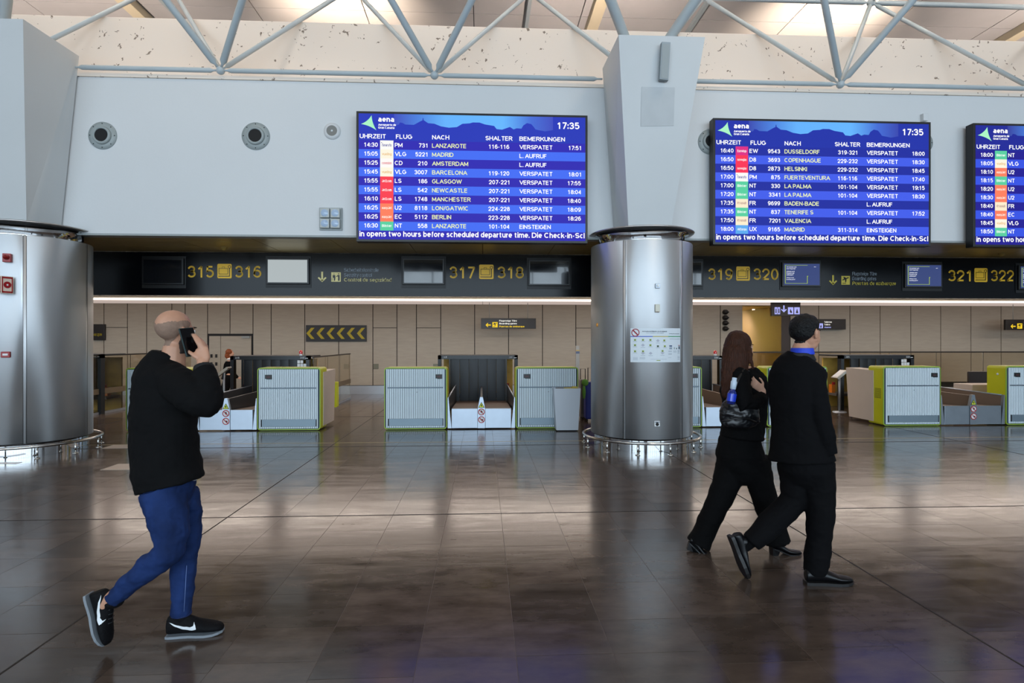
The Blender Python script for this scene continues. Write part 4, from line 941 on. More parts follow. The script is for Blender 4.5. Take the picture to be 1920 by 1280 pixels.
for s_ in (-1, 1):
    Mp = M_ @ Matrix.Translation((.02, -.16, 0)) @ Matrix.Rotation(s_*math.radians(48), 4, 'Z')
    x0, x1 = (0, .14) if s_ > 0 else (-.14, 0)
    pn = lbox(MB(), Mp, (x0, -.003, -.115), (x1, .003, .115), mat('fire_sign_white', (220, 206, 190), .4)).build('panel', r)
    m_ = MB(); xm_ = (x0+x1)/2
    for (a, b, c, d) in ((x0+.008, -.107, x1-.008, -.085), (x0+.008, .085, x1-.008, .107), (x0+.008, -.107, x0+.02, .107), (x1-.02, -.107, x1-.008, .107)): lbox(m_, Mp, (a, -.006, b), (c, -.003, d), M_RED)
    m_.lathe([(0, .0), (.045, 0)], M_RED, 20, Mp @ Matrix.Translation((xm_, -.006, 0)) @ Matrix.Rotation(math.pi/2, 4, 'X'))
    m_.lathe([(0, .0), (.012, 0)], M_WHITE, 10, Mp @ Matrix.Translation((xm_, -.008, 0)) @ Matrix.Rotation(math.pi/2, 4, 'X'))
    m_.build('symbol', r)
# ================================================================== CHECK-IN DESKS
YD = 10.72
HD = 1.13
def rrect(x0, x1, z0, z1, r, n=4):
    pts = []
    for (cx, cz, a0) in ((x1-r, z0+r, -90), (x1-r, z1-r, 0), (x0+r, z1-r, 90), (x0+r, z0+r, 180)):
        for i in range(n+1):
            a = math.radians(a0+90*i/n); pts.append((cx+r*math.cos(a), cz+r*math.sin(a)))
    return pts
def desk(px0, px1, aisle, lab, depth=.42, tag_side=1):
    x0, x1 = X(px0, YD), X(px1, YD); W = x1-x0
    root = empty('check_in_desk', ((x0+x1)/2, YD, 0), lab, 'check-in desk', 'check-in desks along the hall')
    # yellow-green shell with rounded corners
    sh = MB(); sh.prism(rrect(x0, x1, .01, HD, .05), YD+.012, YD+depth, M_YEL); sh.build('shell', root)
    sh = MB(); sh.prism(rrect(x0, x1, .01, HD, .05), YD, YD+.012, M_GRN); sh.build('edge_trim', root)
    MB().prism(rrect(x0+.018, x1-.018, .028, HD-.022, .04), YD-.006, YD, M_SLATGAP).build('front_panel', root)
    # narrow vertical slats
    fr = MB(); n = 32; pit = (W-.075)/n
    for i in range(n):
        a = x0+.038+pit*i
        fr.box((a+.002, YD-.020, .04), (a+pit*.78, YD-.006, HD-.03), M_SLAT)
    o = fr.build('front_slats', root); o['kind'] = 'stuff'
    MB().box((x0+.06, YD-.036, .755), (x1-.065, YD-.02, .775), mat('bag_rail_shaded_steel', (96, 108, 118), .4, .5), .003).build('bag_rail', root)  # steel colour darkened to carry the shaded line across the desk front
    MB().box((x0+.09, YD-.034, .075), (x1-.075, YD-.02, .205), mat('kick_steel', (122, 138, 148), .4, .4), .003).build('kick_plate', root)
    for kx in (x0+.078, x1-.073): MB().box((kx, YD-.038, .075), (kx+.01, YD-.02, .205), M_DARKSTEEL).build('kick_plate_end', root)
    tx = x1-.205 if tag_side > 0 else x0+.145
    pl_ = MB(); pl_.box((tx, YD-.028, .93), (tx+.12, YD-.02, 1.005), M_BLACK).box((tx+.03, YD-.028, .922), (tx+.12, YD-.02, .93), M_BLACK); pp = pl_.build('name_plate', root)
    q = MB(); q.box((tx+.03, YD-.0295, .955), (tx+.09, YD-.028, .972), mat('plate_dull_red', (90, 40, 44))); q.build('print', pp)
    MB().box(((x0+x1)/2+.02, YD-.023, .675), ((x0+x1)/2+.032, YD-.02, .687), M_DARKSTEEL).build('screw', root)
    # feet
    MB().box((x0+.06, YD+.02, 0), (x1-.06, YD+depth-.03, .012), M_DARKSTEEL).build('foot_plinth', root)
    if aisle:
        s = 1 if aisle > 0 else -1; xo = x1 if s > 0 else x0; ys0 = YD+(.17 if s > 0 else .27)
        # return counter running back along the aisle, its outer panel leaning
        pts = [Vector((xo-s*.30, ys0, .06)), Vector((xo+s*.010, ys0, .06)), Vector((xo+s*.010, ys0+.75, .06)), Vector((xo-s*.30, ys0+.75, .06)),
               Vector((xo-s*.30, ys0, 1.04)), Vector((xo+s*.012, ys0, 1.04)), Vector((xo+s*.012, ys0+.85, 1.06)), Vector((xo-s*.30, ys0+.85, 1.06))]
        MB().hexa(pts, M_BEIGE).build('return_counter', root)
        if lab.startswith('check-in desk with yellow'): MB().prism(rrect(xo-s*.02-.06, xo+s*.04, .30, .80, .02), ys0+.86, ys0+1.0, M_YEL).build('rear_panel', root)
    else:
        MB().box((x0+.05, YD+depth, .60), (x1-.05, YD+depth+.35, .78), M_BEIGE, .004).build('work_shelf', root)
    return root, x0, x1
desk(236, 352, -1, 'check-in desk half hidden behind the man on the phone', tag_side=-1)
desk(482.5, 601, 1, 'check-in desk with yellow right flank under the monitor beside number 316', tag_side=-1)
desk(720.3, 838, -1, 'check-in desk left of the central belts, nearest the chevron sign', tag_side=1)
r_, ax0, ax1 = desk(967, 1084, 1, 'check-in desk behind the white tapered bin', tag_side=-1)
desk(1200, 1316, -1, 'check-in desk mostly hidden behind the poster pillar', tag_side=1)
desk(1438, 1551, 0, 'check-in desk behind the two walkers in black', tag_side=-1)
r_, gx0, gx1 = desk(1656, 1764, -1, 'check-in desk with a tall beige return panel and vented yellow side', tag_side=1)
r_h, hx0, hx1 = desk(1886, 1992, 1, 'check-in desk cut by the frame edge, yellow side with a white button', tag_side=-1)
# side vents of the desk with the beige return, white buttons
vg = MB()
for k in range(9): vg.box((gx0-.004, YD+.06, .52+.022*k), (gx0+.002, YD+.24, .53+.022*k), mat('vent_olive', (120, 120, 20)))
vg.build('side_vent', r_ if False else bpy.data.objects['check_in_desk.006'])
bt = MB().lathe([(0, .012), (.02, .010), (.022, 0)], M_WHITE, 14, Matrix.Translation((hx0, YD+.18, .97)) @ Matrix.Rotation(-math.pi/2, 4, 'Y')); bt.build('button', bpy.data.objects['check_in_desk.007'])
xa2 = X(352, YD); MB().lathe([(0, .012), (.02, .010), (.022, 0)], M_WHITE, 14, Matrix.Translation((xa2, YD+.2, .97)) @ Matrix.Rotation(math.pi/2, 4, 'Y')).build('button', bpy.data.objects['check_in_desk'])
# beige box and dark seat back beyond the last belts
bx0, bx1 = X(1823, 11.9), X(1862, 11.9)
tag(MB().box((bx0, 11.9, 0), (bx1+.3, 12.4, H(1830, 721, 11.9)), M_BEIGE, .01).build('counter_return'), 'low beige counter box behind the desk with the white button', 'counter')
# ================================================================== CONVEYORS
HB = .375
def warn(mb, M_, cx, cz, kind, s):
    Y = -.002
    def P(u, v, l=0): return M_ @ Vector((cx+u*s, Y-l, cz+v*s))
    if kind == 'tri':
        mb.poly([P(-.55,-.45), P(.55,-.45), P(0,.55)], M_DARKSTEEL); mb.poly([P(-.42,-.37,.002), P(.42,-.37,.002), P(0,.40,.002)], mat('warning_yellow', (214, 220, 60), .4))
        mb.poly([P(-.05,-.22,.004), P(.06,-.22,.004), P(.10,.0,.004), P(.0,.22,.004), P(-.12,.0,.004)], M_DARKSTEEL)
    else:
        n = 20; rd = mat('warning_red', (170, 24, 34), .4)
        mb.poly([P(.5*math.cos(2*math.pi*i/n), .5*math.sin(2*math.pi*i/n)) for i in range(n)], rd)
        mb.poly([P(.38*math.cos(2*math.pi*i/n), .38*math.sin(2*math.pi*i/n), .002) for i in range(n)], M_WHITE)
        if kind == 'walk': mb.poly([P(-.05,.24,.004), P(.06,.24,.004), P(.16,.02,.004), P(.10,-.24,.004), P(.02,-.02,.004), P(-.14,-.22,.004), P(-.06,.04,.004)], M_DARKSTEEL)
        else: mb.poly([P(-.20,-.02,.004), P(.0,-.08,.004), P(.04,-.22,.004), P(.22,-.20,.004), P(.24,.10,.004), P(.02,.08,.004)], M_DARKSTEEL)
        mb.poly([P(-.30,.22,.006), P(-.22,.30,.006), P(.30,-.22,.006), P(.22,-.30,.006)], rd)
def conveyor(px0, px1, pend0, pend1, lab, front, brown=False):
    """twin baggage belts between two desks, running back to the portal"""
    GM = mat('guard_brown', (124, 106, 92), .45, .2) if brown else mat('guard_dark_steel', (92, 92, 94), .35, .7)
    x0, x1 = X(px0, YD)+.012, X(px1, YD)-.012; Y0, Y1 = YD+.01, 13.15
    e0, e1 = X(pend0, Y1), X(pend1, Y1); W = x1-x0; xm = (x0+x1)/2; e0, e1 = x0+.03, x1-.03; em = (e0+e1)/2; g = .07
    root = empty('baggage_conveyor', (xm, Y0, 0), lab, 'conveyor', 'twin baggage conveyors between the desks')
    for a, b, ea, eb in ((x0+g, xm-.07, e0+.04, em-.05), (xm+.07, x1-g, em+.05, e1-.04)):
        MB().box((a+.002, Y0, .02), (b-.002, Y0+.05, HB), front, .004).build('front_panel', root)
        MB().hexa([Vector((a, Y0+.05, HB-.06)), Vector((b, Y0+.05, HB-.06)), Vector((eb, Y1, .22)), Vector((ea, Y1, .22)),
                   Vector((a, Y0+.05, HB-.004)), Vector((b, Y0+.05, HB-.004)), Vector((eb, Y1, .27)), Vector((ea, Y1, .27))], M_BROWN).build('belt', root)
    # side guards rising to the rear
    for s, a, ea in ((-1, x0, e0), (1, x1, e1)):
        i = a-s*.07; j = ea-s*.04
        MB().hexa([Vector((min(a,i), Y0, .02)), Vector((max(a,i), Y0, .02)), Vector((max(a,i), Y0+.06, .02)), Vector((min(a,i), Y0+.06, .02)),
                   Vector((min(a,i) if s < 0 else max(a,i)-.012, Y0, .58)), Vector((min(a,i)+.012 if s < 0 else max(a,i), Y0, .58)), Vector((max(a,i)-(.058 if s < 0 else 0), Y0+.06, .58)), Vector((min(a,i)+(.0 if s < 0 else .058), Y0+.06, .58))], front).build('corner_panel', root)
        MB().hexa([Vector((a-s*.02, Y0+.06, .30)), Vector((a, Y0+.06, .30)), Vector((ea, Y1, .2)), Vector((ea-s*.02, Y1, .2)),
                   Vector((a-s*.02, Y0+.06, .56)), Vector((a, Y0+.06, .56)), Vector((ea, Y1, .62)), Vector((ea-s*.02, Y1, .62))], GM).build('side_guard', root)
        MB().tube([(a-s*.01, Y0+.06, .575), (ea-s*.01, Y1, .63)], .012, M_STEEL2, 8).build('guard_rail', root)
    # pointed centre divider with stickers
    d = MB(); d.prism([(xm-.068, .02), (xm+.068, .02), (xm+.068, HB), (xm+.025, .585), (xm-.025, .585), (xm-.068, HB)], Y0-.012, Y0+.05, front); dv = d.build('divider_post', root)
    MB().hexa([Vector((xm-.02, Y0+.05, .30)), Vector((xm+.02, Y0+.05, .30)), Vector((em+.02, Y1, .22)), Vector((em-.02, Y1, .22)),
               Vector((xm-.02, Y0+.05, .57)), Vector((xm+.02, Y0+.05, .57)), Vector((em+.02, Y1, .60)), Vector((em-.02, Y1, .60))], GM).build('centre_guard', root)
    s = MB(); M_ = Matrix.Translation((xm, Y0-.013, 0)); warn(s, M_, 0, .44, 'tri', .105); warn(s, M_, 0, .315, 'walk', .125); warn(s, M_, 0, .175, 'sit', .125); s.build('warning_sticker', dv)
    return root
FW = mat('white_steel_front', (190, 202, 216), .35, .35, noise=.03, nscale=6)
conveyor(365, 482, 452, 556, 'twin baggage conveyor beside the man on the phone', FW)
conveyor(838, 967, 852, 950, 'twin baggage conveyor in front of the wide black curtain, beside the white bin', FW)
conveyor(1316, 1438, 1236, 1326, 'twin baggage conveyor seen between the poster pillar and the woman', FW, True)
conveyor(1764, 1886, 1600, 1690, 'twin baggage conveyor between the desk with the beige panel and the last desk', mat('bare_steel_front', (140, 148, 156), .32, .7, noise=.05, nscale=6), True)
# ================================================================== CURTAINED PORTALS
YP = 13.3
def portal(px0, px1, py0, n1, n2, lab, beacon=None, note=None, win=True):
    x0, x1 = X(px0, YP), X(px1, YP); zt = H((px0+px1)/2, py0, YP); W = x1-x0
    root = empty('curtained_portal', ((x0+x1)/2, YP, 0), lab, 'portal', 'black curtained portals behind the conveyors')
    fm = mat('portal_frame_black', (26, 30, 36), .35, noise=.1); t = .075
    f = MB(); f.box((x0, YP, 0), (x0+t, YP+.14, zt), fm); f.box((x1-t, YP, 0), (x1, YP+.14, zt), fm); f.box((x0, YP, zt-.085), (x1, YP+.14, zt), fm); f.box((x0, YP+.14, zt-.03), (x1, YP+.9, zt), fm); f.build('frame', root)
    c0, c1 = x0+W*.155, x1-W*.155
    for xx in (c0-.03, c1): MB().box((xx, YP+.01, 0), (xx+.03, YP+.06, zt-.085), fm).build('inner_post', root)
    n = 6; rr = random.Random(int(px0)+3)
    for i in range(n):
        a = c0+(c1-c0)*i/n; b = c0+(c1-c0)*(i+1)/n; dy = rr.uniform(-.012, .018); s = MB(); k = 5
        vs = []
        for j in range(k+1):
            u = j/k; bow = math.sin(math.pi*u)*.007
            for z in (.24, zt-.085): vs.append((a+.003+(b-a-.006)*u, YP+.06+dy-bow*(1 if z < 1 else .4), z))
        fs = [(2*j, 2*j+2, 2*j+3, 2*j+1) for j in range(k)]
        s.add(vs, fs, M_CURT, True); s.add([(v[0], v[1]+.006, v[2]) for v in vs], fs, M_CURT, True); s.build('curtain_strip', root)
    MB().box((x0+t, YP+.85, .0), (x1-t, YP+.9, zt-.085), mat('portal_back_tan', (196, 160, 74), .6, noise=.3, nscale=3)).build('rear_panel', root)
    MB().box((x0+t, YP+.3, .30), (x1-t, YP+.8, .36), mat('portal_table', (90, 84, 78), .4)).build('inner_table', root)
    m_ = MB(); z = zt-.062
    if n1: text(m_, n1, (x0+.11, YP-.003, z), .040, M_WHITE, bold=.05)
    if n2: text(m_, n2, (x1-.20, YP-.003, z), .040, M_WHITE, bold=.05); m_.poly([(x1-.09, YP-.003, z), (x1-.03, YP-.003, z), (x1-.03, YP-.003, z+.016), (x1-.09, YP-.003, z+.012)], M_WHITE)
    m_.build('lettering', root)
    tw_ = MB()
    for xx in (x0+t, c1+.03):
        tw_.box((xx+.01, YP+.5, .36), (xx+.09, YP+.62, .56), mat('orange_device', (216, 120, 30), .4))
        tw_.box((xx+.02, YP+.46, .56), (xx+.07, YP+.52, .62), M_RED)
    tw_.build('orange_device', root)
    if beacon:
        x = X(beacon, YP+.1)
        b_ = MB(); b_.lathe([(0, zt), (.03, zt), (.03, zt+.045), (0, zt+.045)], M_WHITE, 16, Matrix.Translation((x, YP+.1, 0))); o = b_.build('beacon_base', root)
        MB().lathe([(.036, zt+.045), (.040, zt+.09), (.03, zt+.115), (0, zt+.125)], mat('beacon_red', (200, 20, 24), .15, coat=.6), 16, Matrix.Translation((x, YP+.1, 0))).build('beacon_lens', o)
    if note:
        nb = MB(); xx, zz = X(note, YP-.02), zt-.10; rr = random.Random(4)
        for i in range(3):
            for j in range(3):
                if rr.random() < .85: nb.box((xx-.10+.068*i, YP-.014-.003*j, zz-.075*j-.065), (xx-.10+.068*i+.058, YP-.010-.003*j, zz-.075*j), M_WHITE)
        nb.build('pinned_papers', root)
    return root
portal(431.5, 580, 667, '315', '316', 'black curtained portal 315 and 316 with a red beacon', 564, 566)
portal(821, 971, 666, '317', '318', 'black curtained portal 317 and 318 between the central desks')
portal(1213, 1355, 667, '319', '320', 'black curtained portal 320 beside the poster pillar, red beacon on top', 1341)
portal(1577, 1714, 665.5, '321', '322', 'black curtained portal 321 and 322 behind the beige return panel', None, 1698)
portal(20, 189, 664, '313', '314', 'black curtained portal 314 mostly hidden by the left pillar')

# ================================================================== GLASS PARTITIONS
M_GLASS = mat('brown_tinted_glass', (226, 216, 196), .03, trans=1.0, ior=1.3)
M_RAILT = mat('dark_rail', (44, 40, 36), .4, .4)
def glass_x(xp, y0, y1, zt, lab):
    r = empty('glass_partition', (xp, y0, 0), lab, 'glass partition', 'low brown glass partitions behind the desks'); n = max(1, int((y1-y0)/1.2))
    for i in range(n):
        a, b = y0+(y1-y0)*i/n, y0+(y1-y0)*(i+1)/n
        MB().box((xp-.006, a+.01, .02), (xp+.006, b-.01, zt), M_GLASS).build('glass_pane', r)
    MB().box((xp-.015, y0, zt), (xp+.015, y1, zt+.03), M_RAILT).build('top_rail', r)
    MB().box((xp-.02, y0, 0), (xp+.02, y1, .05), M_STEEL2).build('foot_rail', r)
    MB().box((xp-.012, y0+.02, .44), (xp+.02, y1-.02, .56), mat('bumper_brown', (104, 92, 74), .5)).build('bumper_board', r)
def glass_y(yp, x0, x1, zt, lab):
    r = empty('glass_partition', (x0, yp, 0), lab, 'glass partition', 'low brown glass partitions behind the desks'); n = max(1, int((x1-x0)/1.3))
    for i in range(n):
        a, b = x0+(x1-x0)*i/n, x0+(x1-x0)*(i+1)/n
        MB().box((a+.008, yp-.006, .02), (b-.008, yp+.006, zt), M_GLASS).build('glass_pane', r)
    MB().box((x0, yp-.02, zt), (x1, yp+.02, zt+.035), M_RAILT).build('top_rail', r)
    MB().box((x0, yp-.02, 0), (x1, yp+.02, .06), M_STEEL2).build('foot_rail', r)
    MB().box((x0, yp+.02, .36), (x1, yp+.04, .50), mat('bumper_brown', (104, 92, 74), .5)).build('bumper_board', r)
glass_x(-3.70, 13.0, 16.6, 1.24, 'brown glass partition running back behind the desk under number 316')
glass_x(-8.42, 13.0, 17.4, 1.28, 'brown glass partition running back between the left pillar and the man on the phone')
glass_y(15.4, X(1397, 15.4), X(1930, 15.4), H(1700, 661, 15.4), 'long brown glass partition across the back behind the walkers and last desks')

# ================================================================== SMALL THINGS
# white tapered bin
a, b = gp(1044, 810), gp(1084, 810); yb = 10.38; x0, x1 = X(1043.5, yb), X(1084.5, yb); t0, t1 = X(1038.5, yb), X(1088.5, yb); zt = H(1063, 728, yb)
r = empty('tapered_bin', ((x0+x1)/2, yb+.15, 0), 'white tapered square bin standing in front of the desk by the steel pillar', 'bin')
BW = mat('bin_white', (206, 212, 220), .4)
d0, d1 = .02, .30
o_ = [Vector((x0, yb+d0, .02)), Vector((x1, yb+d0, .02)), Vector((x1, yb+d1-.03, .02)), Vector((x0, yb+d1-.03, .02)), Vector((t0, yb-.01, zt)), Vector((t1, yb-.01, zt)), Vector((t1, yb+d1, zt)), Vector((t0, yb+d1, zt))]
m_ = MB(); m_.add(o_, [(0,3,2,1), (0,1,5,4), (1,2,6,5), (2,3,7,6), (3,0,4,7)], BW)
i_ = [Vector((v.x+(.012 if k in (0,3) else -.012), v.y+(.012 if k < 2 else -.012), zt-.05)) for k, v in enumerate(o_[4:])]
m_.add(o_[4:]+[Vector((i_[k].x, i_[k].y, zt)) for k in range(4)]+i_, [(0,1,5,4), (1,2,6,5), (2,3,7,6), (3,0,4,7), (4,5,9,8), (5,6,10,9), (6,7,11,10), (7,4,8,11), (8,9,10,11)], BW)
m_.build('body', r)
cx_ = (t0+t1)/2; m_ = MB()
m_.box((cx_-.05, yb+.05, zt-.05), (t1-.03, yb+.12, zt+.012), mat('waste_yellow', (190, 160, 50), .6), .01).box((t1-.14, yb+.06, zt-.05), (t1-.05, yb+.16, zt+.03), mat('waste_straw', (200, 180, 90), .6), .01).box((t0+.05, yb+.05, zt-.05), (cx_-.02, yb+.2, zt+.003), M_BROWN, .01)
m_.build('waste', r)
MB().box((x0+.02, yb+.04, 0), (x1-.02, yb+.22, .02), M_DARKSTEEL).build('foot', r)
# measuring post
Y = 12.6; p0, p1 = X(1080, Y), X(1086.5, Y); zt = H(1083, 648, Y)
r = empty('marker_post', ((p0+p1)/2, Y, 0), 'thin tall pale post with a yellow and blue band behind the white bin', 'post')
MB().box((p0, Y, 0), (p1, Y+.05, zt), mat('post_pale', (196, 190, 182), .45), .004).build('post', r)
MB().box((p0-.002, Y-.003, zt-.11), (p1+.002, Y+.01, zt-.095), M_YTXT).build('band', r)
MB().box((p0-.002, Y-.003, zt-.17), (p1+.002, Y+.01, zt-.12), mat('band_blue', (120, 130, 160))).build('band', r)
MB().box((p0-.04, Y-.04, 0), (p1+.04, Y+.09, .02), M_STEEL2, .004).build('foot', r)
# suitcases beside the pillar
def suitcase(px0, px1, py0, py1, ph, Y, m, lab, extra=None):
    a, b = pw(px0, py1, Y), pw(px1, py0, Y); zb = .05; r = empty('suitcase', ((a.x+b.x)/2, Y, 0), lab, 'suitcase')
    MB().box((a.x, Y, zb), (b.x, Y+.24, b.z), m, .03).build('shell', r)
    hx = (a.x+b.x)/2; zh = H((px0+px1)/2, ph, Y)
    MB().tube([(hx-.05, Y+.12, b.z-.02), (hx-.05, Y+.12, zh), (hx+.05, Y+.12, zh), (hx+.05, Y+.12, b.z-.02)], .009, M_DARKSTEEL, 8).build('handle', r)
    for xx in (a.x+.04, b.x-.04):
        for yy in (Y+.04, Y+.2): MB().tube([(xx-.012, yy, .026), (xx+.012, yy, .026)], .026, M_BLACK, 12).build('wheel', r)
    if extra: extra(r, a, b, Y)
    return r
def grooves(r, a, b, Y):
    for k in range(4):
        x = a.x+(b.x-a.x)*(.2+.2*k); MB().box((x-.004, Y-.004, .12), (x+.004, Y+.01, b.z-.06), M_DARKSTEEL).build('groove', r)
suitcase(1088.5, 1101, 711, 760, 692, 11.9, mat('case_grey', (120, 116, 110), .4), 'grey suitcase with raised handle beside the white bin', grooves)
suitcase(1098, 1120, 716, 764, 690, 11.6, mat('case_blue', (30, 40, 120), .45), 'dark blue suitcase with green cloth, partly behind the steel pillar')
o = MB().ell(pw(1097, 717, 11.55), (.07, .06, .07), mat('cloth_green', (100, 150, 60), .8), n=12).ell(pw(1095, 735, 11.56), (.035, .04, .14), mat('cloth_green', (100, 150, 60), .8), n=12).build('green_cloth')
tag(o, 'bright green cloth draped over the edge of the dark blue suitcase', 'cloth')
# lecterns with slanted tops
def lectern(px, py_top, Y, lab, w=.34):
    p = pw(px, py_top, Y); r = empty('information_stand', (p.x, Y, 0), lab, 'stand'); m = mat('stand_pale', (190, 186, 178), .35, .4)
    MB().tube([(p.x+.02, Y+.03, 0.02), (p.x+.02, Y+.03, p.z-.06)], .022, M_STEEL2, 12).build('pole', r)
    M_ = Matrix.Translation((p.x, Y, p.z-.05)) @ Matrix.Rotation(math.radians(-38), 4, 'Y')
    lbox(MB(), M_, (-w/2, -.10, -.012), (w/2, .14, .012), m, .004).build('reading_board', r)
    lbox(MB(), M_, (-w/2+.03, -.08, .012), (w/2-.03, .12, .015), M_WHITE).build('printed_sheet', r)
    lbox(MB(), M_, (-w/2, -.104, -.04), (w/2, -.098, .012), m).build('lip', r)
    MB().lathe([(0, .02), (.14, .015), (.15, 0)], M_STEEL2, 24, Matrix.Translation((p.x+.02, Y+.03, 0))).build('foot', r)
lectern(417, 693, 12.9, 'slanted information stand beside the ginger-haired person')
lectern(1574, 697, 12.9, 'slanted information stand beside the man in the black suit', .28)
# dark monitor back
Y = 12.7; a, b = pw(1816, 723, Y), pw(1853, 696, Y); r = empty('office_chair', ((a.x+b.x)/2, Y+.2, 0), 'dark brown high chair back behind the last conveyor', 'chair'); cm = mat('chair_brown', (44, 34, 30), .5)
MB().box((a.x, Y, a.z-.05), (b.x, Y+.05, b.z), cm, .02).build('backrest', r); MB().box((a.x+.02, Y+.02, .50), (b.x-.02, Y+.42, .57), cm, .02).build('seat', r)
MB().box(((a.x+b.x)/2-.03, Y+.0, .45), ((a.x+b.x)/2+.03, Y+.03, a.z), M_DARKSTEEL).build('back_support', r)
MB().tube([((a.x+b.x)/2, Y+.22, .06), ((a.x+b.x)/2, Y+.22, .50)], .025, M_DARKSTEEL, 12).build('column', r)
for k in range(5):
    t = 2*math.pi*k/5; c_ = Vector(((a.x+b.x)/2, Y+.22, .06)); e_ = c_+Vector((.24*math.cos(t), .24*math.sin(t), -.02)); MB().tube([c_, e_], .014, M_DARKSTEEL, 8).ell((e_.x, e_.y, .02), (.02, .02, .02), M_BLACK, n=8).build('leg', r)
# ================================================================== PEOPLE
def prim_chain(mb, pts, n=18, caps=True):
    """pts: (centre, a, b, side) rings of a limb or garment; ellipse half-axes a along side, b across; rounded ends"""
    P = [Vector(p[0]) for p in pts]; rings = []; k = len(P)
    for i in range(k):
        t = (P[min(i+1, k-1)]-P[max(i-1, 0)]).normalized()
        s = Vector(pts[i][3]) if len(pts[i]) > 3 and pts[i][3] is not None else (Vector((1,0,0)) if abs(t.x) < .8 else Vector((0,1,0)))
        s = (s-t*s.dot(t)).normalized(); d = t.cross(s).normalized(); rings.append((P[i], s, d, pts[i][1], pts[i][2], t))
    if caps:
        c, s, d, a, b, t = rings[0]; h = min(a, b)
        pre = [(c-t*h*.92, s, d, a*.38, b*.38, t), (c-t*h*.62, s, d, a*.78, b*.78, t)]
        c, s, d, a, b, t = rings[-1]; h = min(a, b)
        post = [(c+t*h*.62, s, d, a*.78, b*.78, t), (c+t*h*.92, s, d, a*.38, b*.38, t)]
        rings = pre+rings+post
    vs = []; fs = []
    for (c, s, d, a, b, t) in rings: vs += [c+s*(a*math.cos(2*math.pi*q/n))+d*(b*math.sin(2*math.pi*q/n)) for q in range(n)]
    R = len(rings)
    for i in range(R-1):
        for q in range(n): fs.append((i*n+q, i*n+(q+1)%n, (i+1)*n+(q+1)%n, (i+1)*n+q))
    fs += [tuple(range(n))[::-1], tuple((R-1)*n+q for q in range(n))]
    mb.add(vs, fs, M_BLACK)
def limb(mb, pts, n=14, caps=True):   # pts: (centre, radius)
    prim_chain(mb, [(p, r, r, None) for p, r in pts], n, caps)
def blob(name, mb, m, parent, voxel=.008, smooth=6, fac=.5, noise=0.0, nfreq=9.0, seed=0):
    """the union of the collected shapes as one continuous smooth surface"""
    me = mb.mesh('tmp'); bmx = bmesh.new(); bmx.from_mesh(me); bmesh.ops.recalc_face_normals(bmx, faces=bmx.faces[:]); bmx.to_mesh(me); bmx.free()
    ob = bpy.data.objects.new('tmp', me)
    md = ob.modifiers.new('r', 'REMESH'); md.mode = 'VOXEL'; md.voxel_size = voxel; md.adaptivity = 0
    if smooth: s = ob.modifiers.new('s', 'SMOOTH'); s.factor = fac; s.iterations = smooth
    out = evaluated(ob); bpy.data.objects.remove(ob); bpy.data.meshes.remove(me)
    if noise:
        from mathutils import noise as N
        nr = [v.normal.copy() for v in out.vertices]
        for v, vn in zip(out.vertices, nr):
            q = v.co*nfreq+Vector((seed*3.1, seed, 0)); q.z *= 1.6
            d = N.noise(q)*noise + abs(N.noise(q*2.3))*noise*.6
            v.co += vn*d
    out.materials.clear(); out.materials.append(m)
    out.shade_smooth(); out.polygons.foreach_set('material_index', [0]*len(out.polygons))
    out.name = name
    o = bpy.data.objects.new(name, out); C.objects.link(o); put(o, parent); return o
def head(mb, c, fwd, up, s=1.0, nose=True, ears=True):
    """c = centre between the ears; returns frame"""
    f = Vector(fwd).normalized(); u = Vector(up); u = (u-f*u.dot(f)).normalized(); r = f.cross(u).normalized()
    R = Matrix((r, f, u)).transposed()
    def E(x, y, z, a, b, cc): mb.ell(c+(r*x+f*y+u*z)*s, (a*s, b*s, cc*s), M_BLACK, M=R, n=20)
    E(0,-.015,.035,.076,.096,.085); E(0,.022,-.01,.068,.078,.085); E(0,.035,-.055,.056,.060,.058); E(0,.062,-.082,.028,.026,.022)
    E(0,.083,.018,.045,.016,.014); E(-.03,.072,-.035,.024,.02,.03); E(.03,.072,-.035,.024,.02,.03)
    if nose: E(0,.100,-.008,.011,.016,.026); E(0,.108,-.024,.016,.015,.011); E(-.011,.100,-.027,.008,.010,.007); E(.011,.100,-.027,.008,.010,.007)
    E(0,.089,-.052,.024,.010,.006); E(0,.087,-.064,.020,.010,.007)
    if ears:
        for sd in (-1, 1): E(sd*.077,-.005,-.002,.010,.020,.032); E(sd*.083,-.014,.008,.008,.013,.022)
    return r, f, u
def shell(name, body, c, fr, margin, thick, m, parent, edge=.03, base=.0015, ns=0.0):
    """hair grown from the scalp: the body's own skin where margin(x, y, z) > 0, lifted along its normals"""
    from mathutils import noise as N
    r, f, u = fr; me = body.data; keep = {}; vs = []
    for v in me.vertices:
        q = v.co-c
        if q.length > .2: continue
        x, y, z = q.dot(r), q.dot(f), q.dot(u); g = margin(x, y, z)+N.noise(v.co*45)*.004+N.noise(v.co*140)*.003
        if g > -.004:
            t = base+(thick-base)*max(0.0, min(1.0, g/edge)) if g > 0 else -.002
            if ns and g > 0: t += N.noise(v.co*38)*ns*min(1, g/edge)
            keep[v.index] = len(vs); vs.append(v.co+v.normal*t)
    fs = [[keep[i] for i in p.vertices] for p in me.polygons if all(i in keep for i in p.vertices)]
    mb = MB(); mb.add(vs, fs, m, True); return mb.build(name, parent)
def lerp_tab(x, tab):
    if x <= tab[0][0]: return tab[0][1]
    for (a, va), (b, vb) in zip(tab[:-1], tab[1:]):
        if x <= b: return va+(vb-va)*(x-a)/(b-a)
    return tab[-1][1]
def not_ear(x, y, z): return -1 if (abs(x) > .0795 and z < .040 and -.030 < y < .03) else 1
